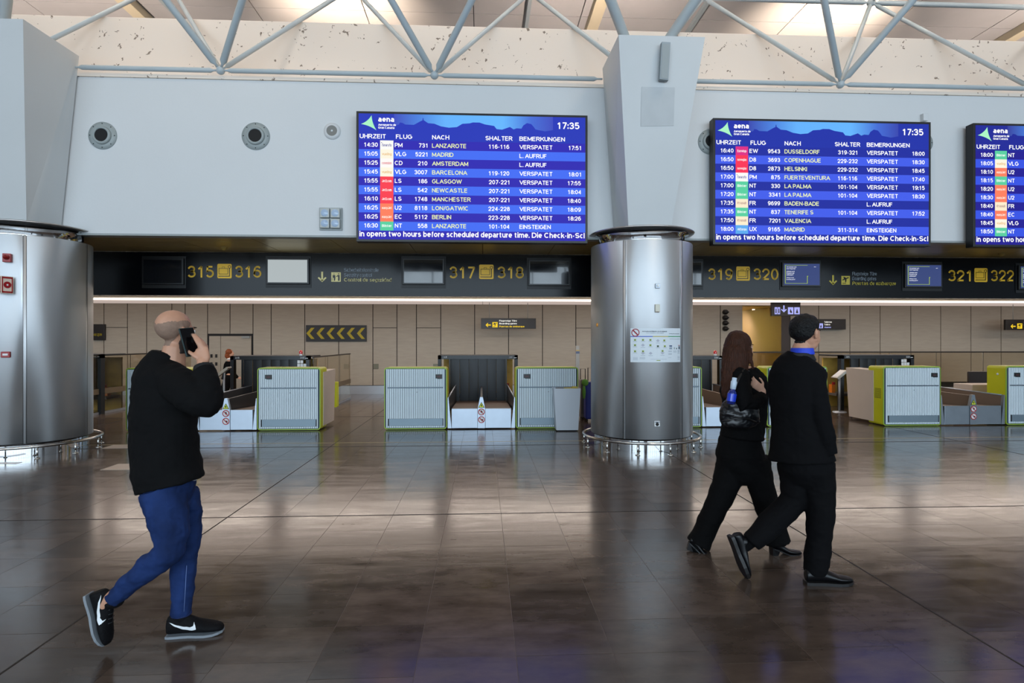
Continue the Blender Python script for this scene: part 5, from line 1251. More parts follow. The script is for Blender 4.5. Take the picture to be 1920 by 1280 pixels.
def eyes(c, r, f, u, parent, s=1.0):
    for sd in (-1, 1):
        e = MB().ell(c+(r*sd*.031+f*.080+u*.004)*s, (.013*s,)*3, mat('eye_white', (220, 214, 206), .2), n=12).ell(c+(r*sd*.031+f*.0905+u*.004)*s, (.006*s,)*3, mat('iris_dark', (50, 34, 24), .2), n=10)
        e.build('eye', parent)
        lp = MB(); lp.ell(c+(r*sd*.031+f*.088+u*.026)*s, (.020*s, .006*s, .004*s), mat('brow_dark', (40, 28, 22), .8), M=Matrix((r, f, u)).transposed(), n=10); lp.build('eyebrow', parent)
def hand(mb, wrist, palm_dir, thumb_dir, curl, s=1.0, rad=.0085, chains=None):
    """palm, four fingers curling towards curl, and a thumb leaving the side of the palm"""
    p = Vector(palm_dir).normalized(); t = Vector(thumb_dir); t = (t-p*t.dot(p)).normalized(); n = p.cross(t).normalized()
    if n.dot(Vector(curl)) < 0: n = -n
    L = .095*s
    prim_chain(mb, [(wrist, .027*s, .019*s, t), (wrist+p*.03*s, .034*s, .017*s, t), (wrist+p*L*.9, .040*s, .014*s, t)], 14)
    for i, (off, ln, ph) in enumerate(((.030, .072, .35), (.010, .080, .42), (-.010, .074, .50), (-.029, .060, .58))):
        b = wrist+p*L*.88+t*off*s; d = (p*math.cos(ph)+n*math.sin(ph)); b1 = b+d*ln*.48*s
        d2 = (p*math.cos(ph*2.6)+n*math.sin(ph*2.6)); b2 = b1+d2*ln*.32*s; d3 = (p*math.cos(ph*3.6)+n*math.sin(ph*3.6)); b3 = b2+d3*ln*.26*s
        limb(mb, [(b-p*.02*s, rad*s), (b1, rad*.95*s), (b2, rad*.85*s), (b3, rad*.7*s)], 10)
    q0 = wrist+p*.03*s+t*.024*s; q1 = q0+(p*.55+t*.75+n*.25).normalized()*.035*s; q2 = q1+(p*.9+t*.25+n*.45).normalized()*.030*s; q3 = q2+(p*.9+n*.45).normalized()*.022*s
    limb(mb, [(q0, .012*s), (q1, .0105*s), (q2, .0095*s), (q3, .008*s)], 10)
def shoe(name, parent, heel, toe_dir, up, m, msole, L=.29, wdt=.095, sole_h=.022, heel_h=0.0, height=.085, accent=None, dress=False):
    """heel = point under the heel at ground; built along toe_dir"""
    f = Vector(toe_dir).normalized(); u = Vector(up); u = (u-f*u.dot(f)).normalized(); s = f.cross(u).normalized()
    def W_(x, y, z): return heel+f*x+s*y+u*z
    prof = [(0.0, .62, .80), (.05, .72, .92), (.15, .74, 1.0), (.28, .72, 1.0), (.40, .74, .86), (.55, .90, .66), (.70, 1.0, .54), (.84, .92, .46), (.94, .70, .38), (1.0, .36, .26)]
    n = 16; vs = []; fs = []
    def zb(x): return sole_h+heel_h*max(0.0, 1-x/.55)
    for (x, ww, hh) in prof:
        hz = height*hh if hh > .6 or not dress else height*hh*.85
        for q in range(n):
            a = 2*math.pi*q/n; cy, cz = math.cos(a), math.sin(a)
            z = zb(x)+max(0, (cz*.5+.5))*hz*1.0; y = cy*wdt/2*ww*(1-.35*max(0, cz)**2*(1 if x < .5 else .5))
            vs.append(W_(x*L, y, z))
    for i in range(len(prof)-1):
        for q in range(n): fs.append((i*n+q, i*n+(q+1)%n, (i+1)*n+(q+1)%n, (i+1)*n+q))
    fs += [tuple(range(n))[::-1], tuple((len(prof)-1)*n+q for q in range(n))]
    mb = MB(); mb.add(vs, fs, M_BLACK)
    limb(mb, [(W_(.07, 0, zb(.1)+height*.75), .038), (W_(.075, 0, zb(.1)+height*1.12), .036)], 14)   # collar
    o = blob(name, mb, m, parent, .005, 4)
    # sole
    sl = MB(); ring = []
    for (x, ww, _) in prof: ring.append((x, ww))
    top = [(x, ww*1.05) for x, ww in ring]; vs = []; k = len(top)
    for x, ww in top:
        for sy in (-1, 1):
            for lo in (0, 1):
                base = (heel_h*max(0.0, 1-x/.55) if heel_h else 0.0)+(.008*max(0, (x-.8)/.2))
                z = base+(sole_h if lo else (0 if not heel_h else 0))
                vs.append(W_(x*L-.002 if x == 0 else x*L, sy*wdt/2*ww, z if lo else (base if heel_h else base)))
    fs = []
    for i in range(k-1):
        a, b = i*4, (i+1)*4
        fs += [(a, b, b+1, a+1), (a+2, a+3, b+3, b+2), (a+1, b+1, b+3, a+3), (a, a+2, b+2, b)]
    fs += [(0,1,3,2), ((k-1)*4, (k-1)*4+2, (k-1)*4+3, (k-1)*4+1)]
    sl.add(vs, fs, msole)
    if heel_h:
        q = [W_(.0, -.026, 0), W_(.045, -.022, 0), W_(.045, .022, 0), W_(.0, .026, 0), W_(-.004, -.030, heel_h+.004), W_(.062, -.028, heel_h-.008), W_(.062, .028, heel_h-.008), W_(-.004, .030, heel_h+.004)]
        sl.hexa(q, msole)
    sl.build('sole', o)
    return o, W_
def person(loc, lab): return empty('person', (loc.x, loc.y, 0), lab, 'person')
M_SKIN = mat('skin_light', (186, 138, 112), .5, noise=.05, nscale=20)
M_SKIN2 = mat('skin_fair', (202, 156, 132), .5, noise=.04, nscale=20)
M_SHIRT = mat('black_cotton', (13, 13, 14), .9, spec=.15, bump=.25, bscale=9, stretch=(1,1,.5))
M_SUIT = mat('black_suiting', (6, 6, 8), .85, spec=.15, bump=.2, bscale=8, stretch=(1,1,.5))
M_SUITW = mat('black_jersey', (6, 6, 7), .85, spec=.15, bump=.2, bscale=8)
M_BLKSHOE = mat('black_leather', (9, 9, 12), .36, spec=.35)
M_SOCK = mat('black_sock', (9, 9, 10), .9, spec=.1)
def denim():
    m = mat('blue_denim', (26, 45, 88), .85, spec=.2, noise=.45, nscale=7, bump=.3, bscale=14, stretch=(1,1,.6)); return m
M_DENIM = denim()
V = Vector
def cs(px, py, Z): return pc(px, py, Z)
def camdir(a, b, c):  # vector from camera-frame components right, depth, up
    return Vector((a*CP+b*SP, -a*SP+b*CP, c))

# ---------------------------------------------------------------- man on the phone
R1 = person(gp(345, 1185), 'bald man in a black overshirt and blue jeans walking with a phone at his ear')
mm = 1/F  # metres per pixel per metre of depth
hz = 3.16
fw = camdir(.42, .90, .0); hc = cs(329, 622, hz); up = camdir(.05, 0, 1)
bm_ = MB(); r_, f_, u_ = head(bm_, hc, fw, up, .97)
limb(bm_, [(cs(327, 652, 3.16), .056), (cs(324, 680, 3.15), .062), (cs(318, 705, 3.15), .075)])
# trunk, arms and legs of the one continuous body
prim_chain(bm_, [(cs(306, 725, 3.15), .13, .07, camdir(.8,-.6,0)), (cs(306, 790, 3.15), .14, .09, camdir(.8,-.6,0)), (cs(312, 880, 3.15), .13, .09, camdir(.8,-.6,0)), (cs(317, 918, 3.15), .10, .08, camdir(.8,-.6,0))])
limb(bm_, [(cs(322, 722, 3.06), .045), (cs(360, 748, 2.97), .040), (cs(386, 755, 2.955), .038), (cs(388, 722, 2.985), .034), (cs(382, 690, 3.02), .030), (cs(379, 678, 3.03), .027)])
limb(bm_, [(cs(287, 725, 3.26), .045), (cs(296, 800, 3.33), .04), (cs(318, 870, 3.30), .032)]); hand(bm_, cs(318, 872, 3.30), camdir(.1,0,-1), camdir(.9,.2,0), camdir(-.2,-1,0))
limb(bm_, [(cs(308, 930, 3.08), .060), (cs(320, 1000, 3.04), .055), (cs(318, 1030, 3.03), .050), (cs(272, 1068, 3.03), .040), (cs(240, 1094, 3.02), .034), (cs(206, 1122, 3.02), .033), (cs(196, 1134, 3.02), .034)])
limb(bm_, [(cs(340, 930, 3.20), .055), (cs(349, 1030, 3.22), .045), (cs(341, 1100, 3.21), .040), (cs(339, 1160, 3.20), .034), (cs(340, 1168, 3.20), .026)])
def cq(px, py, Z): return cs(px+4, py, Z)
# right hand on the phone: palm, fingers up along the back of the phone, thumb below
hb = MB()
W0, W1 = cs(379, 682, 3.03), cs(376, 662, 3.04)
prim_chain(bm_, [(W0, .026, .020, camdir(1,0,0)), (cq(378, 672, 3.035), .034, .019, camdir(1,0,0)), (cq(374, 655, 3.045), .036, .016, camdir(1,0,0))], 14)
for ch in ([(372, 652, 3.035), (366, 642, 3.03), (361, 633, 3.035), (357, 627, 3.045)], [(376, 650, 3.04), (372, 640, 3.04), (366, 632, 3.045), (361, 627, 3.06)],
           [(380, 652, 3.05), (378, 643, 3.055), (372, 636, 3.065), (365, 633, 3.08)], [(383, 656, 3.06), (383, 648, 3.07), (378, 642, 3.085), (370, 640, 3.095)]):
    limb(bm_, [(cq(*ch[0]), .0100), (cq(*ch[1]), .0096), (cq(*ch[2]), .0088), (cq(*ch[3]), .0075)], 10)
limb(bm_, [(cq(372, 672, 3.03), .014), (cq(362, 668, 3.025), .0125), (cq(354, 662, 3.03), .0105), (cq(348, 657, 3.045), .0085)], 10)
bd = blob('body', bm_, M_SKIN, R1, .0050, 5)
eyes(hc, r_, f_, u_, R1, 1.0)
# shaved hair on the back and sides with a bald crown, and a short beard
def mg(x, y, z):
    lo = lerp_tab(y, [(-.05, -.075), (-.03, -.04), (-.02, .0), (.03, .02), (.05, .05)]); hi = lerp_tab(y, [(-.12, .035), (-.08, .055), (.02, .066), (.06, .045)])
    return min(z-lo, hi-z, .055-y) if not_ear(x, y, z) > 0 else -1
shell('cropped_hair', bd, hc, (r_, f_, u_), mg, .0020, mat('cropped_hair_grey', (134, 108, 92), .8, noise=.10, nscale=60), R1, .01, .0008)
def mb_(x, y, z):
    return min(y+.012, (-.030 if abs(x) > .03 else -.040)-z, z+.115) if not_ear(x, y, z) > 0 else -1
shell('beard', bd, hc, (r_, f_, u_), mb_, .006, mat('beard_dark', (44, 34, 30), .9, noise=.2, nscale=80), R1, .02, .001, .002)
# overshirt
sd = camdir(.82, -.57, 0)
sh = MB()
prim_chain(sh, [(cs(311, 666, 3.16), .084, .076, camdir(.82,-.4,-.30)), (cs(309, 674, 3.16), .096, .082, camdir(.82,-.5,-.2)), (cs(305, 684, 3.15), .125, .10, sd), (cs(303, 706, 3.14), .175, .125, sd), (cs(305, 740, 3.14), .190, .145, sd),
                (cs(307, 790, 3.14), .190, .15, sd), (cs(308, 840, 3.14), .190, .155, sd), (cs(313, 885, 3.14), .195, .158, sd), (cs(319, 908, 3.14), .198, .160, camdir(.75,-.57,.22))], 28, caps=False)
limb(sh, [(cs(318, 708, 3.09), .092), (cs(338, 722, 3.02), .094), (cs(362, 742, 2.96), .088), (cs(380, 755, 2.945), .078), (cs(386, 757, 2.95), .070)], 18)
limb(sh, [(cs(387, 758, 2.955), .068), (cs(390, 735, 2.97), .066), (cs(386, 714, 2.99), .056), (cs(383, 692, 3.02), .048)], 18, caps=False)
limb(sh, [(cs(286, 702, 3.25), .080), (cs(290, 760, 3.28), .070), (cs(300, 820, 3.31), .062), (cs(314, 866, 3.30), .05)], 16)
# collar band
prim_chain(sh, [(cs(315, 661, 3.16), .080, .074, camdir(.80,-.3,-.52)), (cs(312, 672, 3.16), .088, .080, camdir(.80,-.3,-.46))], 24, caps=False)
# longer back tail
prim_chain(sh, [(cs(291, 890, 3.08), .12, .05, sd), (cs(286, 915, 3.07), .100, .040, sd), (cs(279, 930, 3.07), .062, .028, sd)], 20, caps=False)
blob('overshirt', sh, M_SHIRT, R1, .0075, 5, noise=.011, nfreq=7, seed=1)
cf = MB(); limb(cf, [(cs(384, 702, 3.01), .0525), (cs(382, 687, 3.03), .0500)], 20, caps=False); blob('cuff', cf, mat('cuff_black', (16,16,18), .8), R1, .005, 2)
ts = MB(); prim_chain(ts, [(cs(338, 880, 3.10), .080, .05, sd), (cs(338, 902, 3.08), .072, .085, sd)], 18, caps=False); blob('undershirt_hem', ts, mat('undershirt_white', (214, 220, 230), .7), R1, .006, 2)
# jeans
jn = MB()
prim_chain(jn, [(cs(313, 880, 3.14), .145, .120, sd), (cs(315, 912, 3.14), .145, .130, sd), (cs(317, 935, 3.13), .120, .11, sd)], 22)
limb(jn, [(cs(306, 920, 3.08), .112), (cs(313, 955, 3.06), .102), (cs(320, 1000, 3.04), .084), (cs(318, 1032, 3.03), .074), (cs(302, 1046, 3.03), .068), (cs(272, 1068, 3.03), .062), (cs(240, 1094, 3.02), .050), (cs(210, 1124, 3.02), .041)], 18, caps=False)
limb(jn, [(cs(342, 920, 3.20), .085), (cs(349, 960, 3.22), .076), (cs(352, 1005, 3.22), .068), (cs(347, 1040, 3.215), .064), (cs(343, 1075, 3.21), .062), (cs(341, 1110, 3.205), .054), (cs(340, 1151, 3.20), .050)], 18, caps=False)
blob('jeans', jn, M_DENIM, R1, .0070, 5, noise=.010, nfreq=12, seed=3)
hm = MB(); limb(hm, [(cs(340, 1147, 3.2), .0525), (cs(340, 1152, 3.2), .0525)], 18, caps=False); blob('jeans_hem', hm, mat('denim_dark', (24, 40, 84), .8), R1, .004, 1)
sm_ = MB(); sm_.tube([cs(350, 1060, 3.15), cs(348, 1095, 3.148), cs(345, 1146, 3.150)], .0016, mat('seam_pale', (96, 120, 170), .8), 6); sm_.build('seam', R1)
# trainers
TR, TS = mat('trainer_black', (9, 9, 12), .75, spec=.2, bump=.2, bscale=150), mat('trainer_sole', (124, 130, 136), .6)
h1 = gp(314, 1193); o1, W1_ = shoe('shoe', R1, h1, camdir(.985, .17, 0), (0,0,1), TR, TS, L=.285, wdt=.10, height=.114, sole_h=.013)
h2 = cs(163.5, 1114, 3.02); tdir = (cs(190, 1203, 3.02)-h2).normalized(); updir = camdir(.93, .05, .25)
o2, W2_ = shoe('shoe', R1, h2, tdir, updir, TR, TS, L=.275, wdt=.10, height=.107, sole_h=.013)
def tick(o, W_, side, L=.29):
    """the curved white tick on the shoe's flank"""
    up_ = [(0.012, .100), (.05, .080), (.09, .064), (.125, .060), (.142, .068), (.148, .104)]; lo_ = [(0.012, .100), (.05, .068), (.09, .044), (.13, .036), (.158, .046), (.148, .104)]
    mb = MB(); n = len(up_)
    def yy(x): return side*(.052+.0*x)
    for i in range(n-1):
        mb.poly([W_(lo_[i][0], yy(lo_[i][0]), lo_[i][1]), W_(lo_[i+1][0], yy(lo_[i+1][0]), lo_[i+1][1]), W_(up_[i+1][0], yy(up_[i+1][0]), up_[i+1][1]), W_(up_[i][0], yy(up_[i][0]), up_[i][1])], M_WHITE)
    # lay the tick on the shoe's surface
    me = o.data; from mathutils.bvhtree import BVHTree
    bv = BVHTree.FromPolygons([v.co for v in me.vertices], [p.vertices[:] for p in me.polygons])
    bmx = bmesh.new(); k = mb.mesh('t'); bmx.from_mesh(k); bmesh.ops.remove_doubles(bmx, verts=bmx.verts[:], dist=.0005); bmesh.ops.subdivide_edges(bmx, edges=bmx.edges[:], cuts=3, use_grid_fill=True)
    for v in bmx.verts:
        q = bv.find_nearest(v.co)
        if q[0]: v.co = q[0]+q[1]*.0022
    t = MB(); t.bm(bmx, M_WHITE); bpy.data.meshes.remove(k); t.build('white_tick', o)
tick(o1, W1_, 1); tick(o2, W2_, 1)
for W_, o_ in ((W1_, o1), (W2_, o2)):
    lc = MB()
    for k in range(4): x = .105+.022*k; lc.tube([W_(x, -.022, .095-.007*k), W_(x+.004, 0, .102-.008*k), W_(x, .022, .095-.007*k)], .003, mat('lace_black', (24, 24, 28), .7), 6)
    lc.build('laces', o_)
# phone
ph = MB(); c_ = cs(355.5, 641, 3.06); lz = (cs(349, 615, 3.065)-cs(363, 665, 3.05)).normalized(); wv = camdir(.55, .80, .1); wv = (wv-lz*wv.dot(lz)).normalized(); nv = wv.cross(lz).normalized()
Mp = Matrix.Translation(c_) @ Matrix((wv, nv, lz)).transposed().to_4x4()
r = empty('mobile_phone', c_, 'dark green mobile phone held to the bald man\'s ear', 'phone')
lbox(MB(), Mp, (-.038, -.0055, -.078), (.038, .0055, .078), mat('phone_case_green', (16, 40, 40), .4), .005).build('case', r)
lbox(MB(), Mp, (-.034, .0055, -.073), (.034, .0065, .073), mat('phone_glass', (8, 8, 10), .1)).build('screen', r)
lbox(MB(), Mp, (-.034, -.0075, .045), (-.008, -.0055, .071), M_BLACK, .0008).build('camera_bump', r)

# ---------------------------------------------------------------- man in the black suit
R2 = person(gp(1540, 1092), 'dark-haired man in a black suit with blue shirt collar, seen from behind')
z0 = 3.92; fw = camdir(.86, .50, -.02); hc = cs(1511, 626, z0); up = camdir(.02, 0, 1); sd = camdir(.86, -.5, 0)
bm_ = MB(); r_, f_, u_ = head(bm_, hc, fw, up, 1.02)
limb(bm_, [(cs(1503, 650, 3.92), .056), (cs(1500, 675, 3.92), .062), (cs(1498, 700, 3.92), .08)])
prim_chain(bm_, [(cs(1498, 715, 3.92), .13, .08, sd), (cs(1500, 780, 3.92), .13, .09, sd), (cs(1505, 860, 3.92), .14, .09, sd)])
limb(bm_, [(cs(1524, 715, 3.84), .045), (cs(1540, 770, 3.78), .040), (cs(1546, 805, 3.81), .032), (cs(1549, 818, 3.82), .026)]); hand(bm_, cs(1548, 818, 3.83), camdir(-.35,.35,-1), camdir(.3,.9,0), camdir(-.8,0,0), .8)
limb(bm_, [(cs(1468, 715, 4.0), .045), (cs(1462, 770, 4.05), .040), (cs(1466, 820, 4.10), .034)]); hand(bm_, cs(1468, 824, 4.10), camdir(.2,.1,-1), camdir(.6,.6,0), camdir(.3,-.8,0), .95)
limb(bm_, [(cs(1488, 870, 3.98), .07), (cs(1490, 945, 3.97), .055), (cs(1438, 990, 3.97), .042), (cs(1392, 1022, 3.97), .036)])
limb(bm_, [(cs(1530, 870, 3.88), .07), (cs(1537, 955, 3.89), .055), (cs(1534, 1030, 3.89), .042), (cs(1527, 1068, 3.89), .038)])
bd = blob('body', bm_, M_SKIN, R2, .005, 5)
eyes(hc, r_, f_, u_, R2)
def mg(x, y, z):
    lo = lerp_tab(y, [(-.06, -.062), (-.045, -.058), (-.03, -.02), (-.015, .012), (.02, .022), (.03, .028), (.05, .05), (.09, .085)])
    return (z-lo) if not_ear(x, y, z) > 0 else -1
shell('hair', bd, hc, (r_, f_, u_), mg, .014, mat('hair_black', (9, 8, 9), .6, bump=.6, bscale=90, spec=.3), R2, .05, .002, .005)
cl = MB(); prim_chain(cl, [(cs(1504, 652, 3.92), .068, .072, camdir(1,0,-.22)), (cs(1504, 664, 3.92), .076, .078, camdir(1,0,-.22))], 24, caps=False); blob('shirt_collar', cl, mat('royal_blue_cotton', (28, 60, 190), .6), R2, .004, 2)
jk = MB(); hi = camdir(.97, -.2, -.12)
prim_chain(jk, [(cs(1501, 666, 3.92), .088, .085, camdir(1,0,-.2)), (cs(1498, 674, 3.92), .120, .10, sd), (cs(1496, 684, 3.92), .155, .115, sd), (cs(1495, 698, 3.92), .175, .13, sd), (cs(1495, 740, 3.92), .178, .14, sd),
                (cs(1497, 785, 3.92), .168, .14, sd), (cs(1500, 825, 3.92), .182, .145, sd), (cs(1503, 862, 3.92), .205, .15, sd)], 28, caps=False)
limb(jk, [(cs(1521, 700, 3.86), .078), (cs(1530, 735, 3.82), .072), (cs(1537, 780, 3.80), .066), (cs(1546, 815, 3.80), .062), (cs(1553, 850, 3.81), .056)], 18, caps=False)
limb(jk, [(cs(1467, 703, 4.0), .075), (cs(1466, 750, 4.03), .066), (cs(1465, 800, 4.08), .060), (cs(1470, 826, 4.1), .052)], 16)
blob('jacket', jk, M_SUIT, R2, .008, 4, noise=.008, nfreq=7, seed=5)
lp = MB(); prim_chain(lp, [(cs(1499, 661, 3.92), .082, .080, camdir(1,0,-.2)), (cs(1499, 676, 3.92), .108, .092, camdir(1,0,-.2))], 24, caps=False); blob('jacket_collar', lp, mat('suit_collar', (15, 15, 18), .7), R2, .006, 3)
tr = MB(); prim_chain(tr, [(cs(1508, 845, 3.92), .165, .13, sd), (cs(1510, 880, 3.92), .165, .13, sd)], 22)
limb(tr, [(cs(1492, 870, 3.97), .118), (cs(1493, 905, 3.97), .100), (cs(1490, 936, 3.97), .090), (cs(1468, 960, 3.97), .086), (cs(1442, 985, 3.97), .082), (cs(1418, 1008, 3.97), .074), (cs(1408, 1017, 3.97), .070)], 18, caps=False)
limb(tr, [(cs(1527, 868, 3.90), .125), (cs(1536, 915, 3.89), .100), (cs(1538, 965, 3.89), .086), (cs(1536, 1010, 3.89), .078), (cs(1531, 1050, 3.89), .080), (cs(1528, 1076, 3.89), .068)], 18, caps=False)
blob('trousers', tr, M_SUIT, R2, .008, 4, noise=.009, nfreq=8, seed=6)
g1 = gp(1510, 1094); shoe('shoe', R2, g1, camdir(.985, -.03, 0), (0,0,1), M_BLKSHOE, mat('shoe_sole_dark', (22, 20, 20), .5), L=.305, wdt=.10, height=.095, sole_h=.02, dress=True)
h2 = cs(1367, 1006, 3.96); td = (cs(1398, 1087, 3.96)-h2).normalized(); shoe('shoe', R2, h2, td, camdir(.9, .1, .3), M_BLKSHOE, mat('shoe_sole_dark', (22, 20, 20), .5), L=.305, wdt=.10, height=.078, sole_h=.022, dress=True)

sk = MB(); limb(sk, [(cs(1414, 1008, 3.97), .048), (cs(1400, 1020, 3.97), .044), (cs(1393, 1027, 3.97), .036)], 14); blob('sock', sk, M_SOCK, R2, .006, 2)
sk = MB(); limb(sk, [(cs(1527, 1056, 3.89), .046), (cs(1526, 1074, 3.89), .044)], 14); blob('sock', sk, M_SOCK, R2, .006, 2)
# ---------------------------------------------------------------- woman in black
R3 = person(gp(1400, 1037), 'woman with long auburn hair in a black suit and heeled shoes')
z0 = 4.45; fw = camdir(.90, .40, 0); hc = cs(1388, 652, z0); up = camdir(.03, 0, 1); sd = camdir(.75, -.65, 0)
bm_ = MB(); r_, f_, u_ = head(bm_, hc, fw, up, .97)
limb(bm_, [(cs(1388, 675, z0), .048), (cs(1392, 695, z0), .052), (cs(1396, 715, z0), .07)])
prim_chain(bm_, [(cs(1394, 726, z0), .11, .075, sd), (cs(1394, 770, z0), .105, .08, sd), (cs(1390, 840, z0), .13, .09, sd)])
prim_chain(bm_, [(cs(1408, 694, 4.43), .045, .03, camdir(.7,0,-.7)), (cs(1418, 708, 4.43), .045, .035, camdir(.7,0,-.7))], 14)
limb(bm_, [(cs(1390, 712, 4.36), .038), (cs(1396, 755, 4.25), .034), (cs(1416, 752, 4.26), .032), (cs(1430, 736, 4.30), .025)])
Wv = cs(1431, 733, 4.30); hand(bm_, Wv, camdir(-.75, 0, .62), camdir(-.2, -.3, .9), camdir(-.3, .9, -.2), .86)
limb(bm_, [(cs(1384, 712, 4.54), .038), (cs(1386, 770, 4.62), .036), (cs(1410, 800, 4.60), .028)]); hand(bm_, cs(1411, 802, 4.60), camdir(.5,0,-.8), camdir(.6,.2,.5), camdir(-.5,-.5,0), .85)
limb(bm_, [(cs(1376, 860, 4.50), .08), (cs(1344, 945, 4.5), .055), (cs(1312, 1005, 4.5), .04), (cs(1300, 1022, 4.48), .035)])
limb(bm_, [(cs(1410, 860, 4.44), .08), (cs(1436, 940, 4.44), .055), (cs(1454, 1000, 4.44), .04), (cs(1455, 1015, 4.44), .034)])
blob('body', bm_, M_SKIN2, R3, .006, 5)
eyes(hc, r_, f_, u_, R3, .97)
Rm = Matrix((r_, f_, u_)).transposed(); hr = MB()
hr.ell(hc-f_*.020+u_*.040, (.088, .100, .088), M_BLACK, M=Rm, n=24)
hr.ell(hc-f_*.030-u_*.020, (.085, .078, .09), M_BLACK, M=Rm, n=22)
hs = camdir(.9, -.3, 0)
prim_chain(hr, [(cs(1382, 640, 4.43), .085, .085, hs), (cs(1379, 668, 4.39), .098, .075, hs), (cs(1376, 700, 4.35), .092, .055, hs), (cs(1369, 725, 4.33), .066, .036, hs), (cs(1362, 742, 4.33), .036, .022, hs)], 22)
prim_chain(hr, [(cs(1404, 655, 4.38), .020, .028, hs), (cs(1407, 672, 4.35), .013, .02, hs), (cs(1412, 690, 4.34), .008, .010, hs)], 12)
blob('hair', hr, mat('hair_auburn', (54, 27, 14), .6, spec=.25, noise=.35, nscale=30, bump=.6, bscale=40, stretch=(3,3,.3)), R3, .006, 4, noise=.007, nfreq=16, seed=8)
jk = MB()
prim_chain(jk, [(cs(1394, 690, z0), .085, .075, sd), (cs(1392, 702, z0), .145, .10, sd), (cs(1392, 730, z0), .165, .125, sd), (cs(1393, 765, z0), .145, .12, sd), (cs(1392, 795, z0), .150, .125, sd), (cs(1391, 820, z0), .165, .13, sd)], 26, caps=False)
prim_chain(jk, [(cs(1414, 697, 4.40), .035, .045, camdir(.7,0,-.7)), (cs(1424, 712, 4.40), .055, .06, camdir(.7,0,-.7)), (cs(1430, 735, 4.40), .045, .07, camdir(1,0,0)), (cs(1424, 770, 4.42), .05, .08, camdir(1,0,0)), (cs(1420, 812, 4.43), .045, .09, camdir(1,0,0))], 18)
limb(jk, [(cs(1386, 704, 4.33), .070), (cs(1390, 735, 4.27), .068), (cs(1397, 762, 4.24), .066), (cs(1412, 757, 4.25), .055), (cs(1426, 745, 4.28), .042)], 18)
limb(jk, [(cs(1380, 706, 4.57), .065), (cs(1384, 755, 4.61), .055), (cs(1408, 796, 4.60), .040)], 16)
blob('jacket', jk, M_SUITW, R3, .008, 4, noise=.009, nfreq=9, seed=9)
tr = MB(); prim_chain(tr, [(cs(1386, 822, 4.47), .155, .13, sd), (cs(1387, 850, 4.47), .180, .15, sd), (cs(1391, 875, 4.47), .165, .14, sd)], 22)
limb(tr, [(cs(1377, 860, 4.50), .125), (cs(1362, 905, 4.5), .105), (cs(1345, 945, 4.5), .090), (cs(1326, 985, 4.5), .084), (cs(1309, 1020, 4.5), .092)], 18, caps=False)
limb(tr, [(cs(1410, 862, 4.44), .130), (cs(1425, 905, 4.44), .100), (cs(1437, 945, 4.44), .088), (cs(1450, 985, 4.44), .086), (cs(1457, 1016, 4.44), .096)], 18, caps=False)
blob('trousers', tr, M_SUITW, R3, .008, 4, noise=.008, nfreq=9, seed=10)
g = gp(1446, 1040); shoe('shoe', R3, g, camdir(.98, .10, 0), (0,0,1), M_BLKSHOE, M_BLKSHOE, L=.235, wdt=.082, height=.058, sole_h=.008, heel_h=.052, dress=True)
h2 = cs(1287, 1016, 4.48); td = (cs(1334, 1036, 4.44)-h2).normalized(); shoe('shoe', R3, h2-camdir(-.02,0,1)*.05, td, camdir(.35, 0, .93), M_BLKSHOE, M_BLKSHOE, L=.215, wdt=.082, height=.055, sole_h=.008, heel_h=.05, dress=True)
sk = MB(); limb(sk, [(cs(1304, 1012, 4.5), .042), (cs(1299, 1024, 4.48), .044), (cs(1304, 1028, 4.47), .036)], 14); blob('sock', sk, M_SOCK, R3, .006, 2)
# shoulder bag and bottle
bg_ = empty('shoulder_bag', cs(1386, 790, 4.28), 'shiny black leather shoulder bag under the woman\'s arm', 'bag')
b_ = MB(); prim_chain(b_, [(cs(1390, 742, 4.30), .08, .03, camdir(1,-.1,0)), (cs(1388, 760, 4.27), .125, .045, camdir(1,-.1,0)), (cs(1386, 778, 4.26), .142, .055, camdir(1,-.1,0)), (cs(1386, 791, 4.26), .142, .050, camdir(1,-.1,0))], 24)
blob('pouch', b_, mat('bag_leather', (10, 11, 15), .36, coat=.1, bump=.3, bscale=10), bg_, .007, 3, noise=.012, nfreq=12, seed=4)
MB().tube([cs(1372, 745, 4.25), cs(1384, 712, 4.23), cs(1394, 692, 4.30), cs(1404, 696, 4.36), cs(1418, 722, 4.33), cs(1412, 750, 4.30)], .010, mat('bag_strap', (14, 14, 16), .35), 8).build('strap', bg_)
MB().tube([cs(1353, 790, 4.20), cs(1370, 786, 4.185), cs(1388, 783, 4.18), cs(1406, 786, 4.19), cs(1418, 791, 4.21)], .006, mat('bag_strap', (14, 14, 16), .35), 8).build('zip_seam', bg_)
bo = empty('water_bottle', cs(1371, 750, 4.20), 'blue labelled water bottle with a pale cap standing in the black bag', 'bottle')
ax = (cs(1375, 712, 4.20)-cs(1369, 752, 4.20)).normalized(); Mb = Matrix.Translation(cs(1370, 757, 4.20)) @ ax.to_track_quat('Z', 'Y').to_matrix().to_4x4()
BL = mat('bottle_blue', (34, 62, 190), .15, coat=.4)
MB().lathe([(0, 0), (.030, .0), (.031, .06), (.029, .085), (.016, .105), (.014, .115)], mat('bottle_dark_blue', (26, 40, 110), .15, coat=.5), 20, Mb).build('body', bo)
MB().lathe([(.0315, .02), (.0325, .075)], BL, 20, Mb).build('label', bo)
MB().lathe([(.013, .105), (.020, .108), (.022, .160), (.017, .168), (.017, .190), (0, .192)], mat('cap_pale', (190, 206, 222), .2), 18, Mb).build('cap', bo)

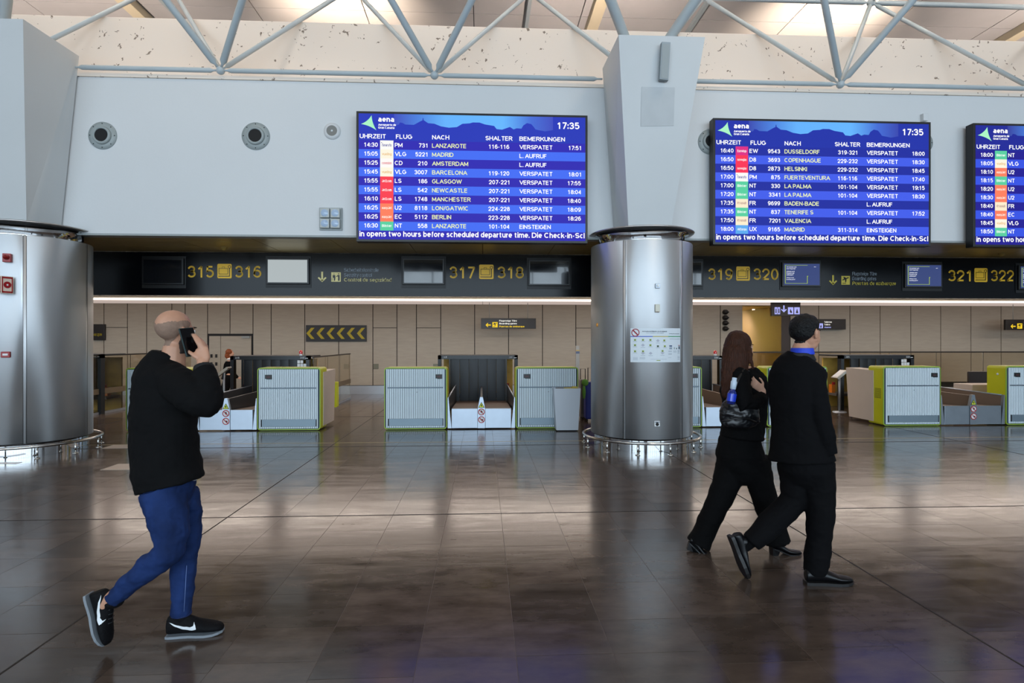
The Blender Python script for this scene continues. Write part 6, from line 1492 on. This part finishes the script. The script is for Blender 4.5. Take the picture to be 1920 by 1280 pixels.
# ---------------------------------------------------------------- person with ginger hair far back
YG = 16.6
def cg(px, py, dz=0): return cs(px, py, YG+dz)
R4 = person(cg(424, 742), 'small distant person with ginger hair in dark clothes beside portal 315')
bm_ = MB(); hc = cg(431, 662); fw = camdir(.9, .3, 0); r_, f_, u_ = head(bm_, hc, fw, (0,0,1), .95)
limb(bm_, [(cg(430, 672), .05), (cg(430, 682), .06)]); prim_chain(bm_, [(cg(430, 684), .13, .09, camdir(1,0,0)), (cg(428, 705), .12, .09, camdir(1,0,0))])
limb(bm_, [(cg(434, 684, -.12), .04), (cg(438, 700, -.15), .034), (cg(446, 708, -.15), .026)]); hand(bm_, cg(446, 708, -.15), camdir(1,0,-.3), camdir(0,0,1), camdir(0,1,-.2), .8)
limb(bm_, [(cg(426, 684, .12), .04), (cg(424, 704, .15), .03)]); hand(bm_, cg(424, 704, .15), camdir(0,0,-1), camdir(1,0,0), camdir(0,1,0), .8)
limb(bm_, [(cg(427, 705), .08), (cg(420, 725), .06), (cg(414, 744), .045)]); limb(bm_, [(cg(429, 705, -.1), .08), (cg(425, 725, -.1), .06), (cg(420, 744, -.1), .045)])
blob('body', bm_, M_SKIN2, R4, .010, 3)
hr = MB(); hr.ell(hc-f_*.02+u_*.03, (.095, .10, .09), M_BLACK, n=16).ell(hc-f_*.06-u_*.06, (.075, .06, .10), M_BLACK, n=16); blob('hair', hr, mat('hair_ginger', (124, 62, 28), .6, noise=.3, nscale=20), R4, .012, 3, noise=.01, nfreq=15)
cl = MB(); cl.ell(cg(430.5, 673, -.02), (.075, .07, .03), M_BLACK, n=12); blob('collar', cl, M_WHITE, R4, .01, 1)
jk = MB(); prim_chain(jk, [(cg(430, 677), .10, .08, camdir(1,0,0)), (cg(430, 684), .15, .11, camdir(1,0,0)), (cg(427, 700), .14, .11, camdir(1,0,0)), (cg(425, 712), .15, .12, camdir(1,0,0))], 18, caps=False)
limb(jk, [(cg(434, 684, -.12), .06), (cg(438, 700, -.15), .05), (cg(445, 707, -.15), .04)]); limb(jk, [(cg(426, 684, .12), .06), (cg(424, 702, .15), .045)]); blob('jacket', jk, M_SUITW, R4, .012, 3)
tr = MB(); limb(tr, [(cg(427, 708), .11), (cg(420, 727), .085), (cg(414, 746), .07)], 14); limb(tr, [(cg(429, 708, -.1), .11), (cg(425, 727, -.1), .085), (cg(421, 743, -.1), .07)], 14); blob('trousers', tr, M_SUITW, R4, .012, 3)
for px, d in ((413, 0), (420, -.1)):
    b = cg(px, 740, d); shoe('shoe', R4, Vector((b.x, b.y, 0.0)), camdir(1, .2, 0), (0,0,1), M_BLKSHOE, M_BLACK, L=.25, wdt=.09, height=.07)
bpy.data.scenes.remove(TS_)
bpy.context.view_layer.update()
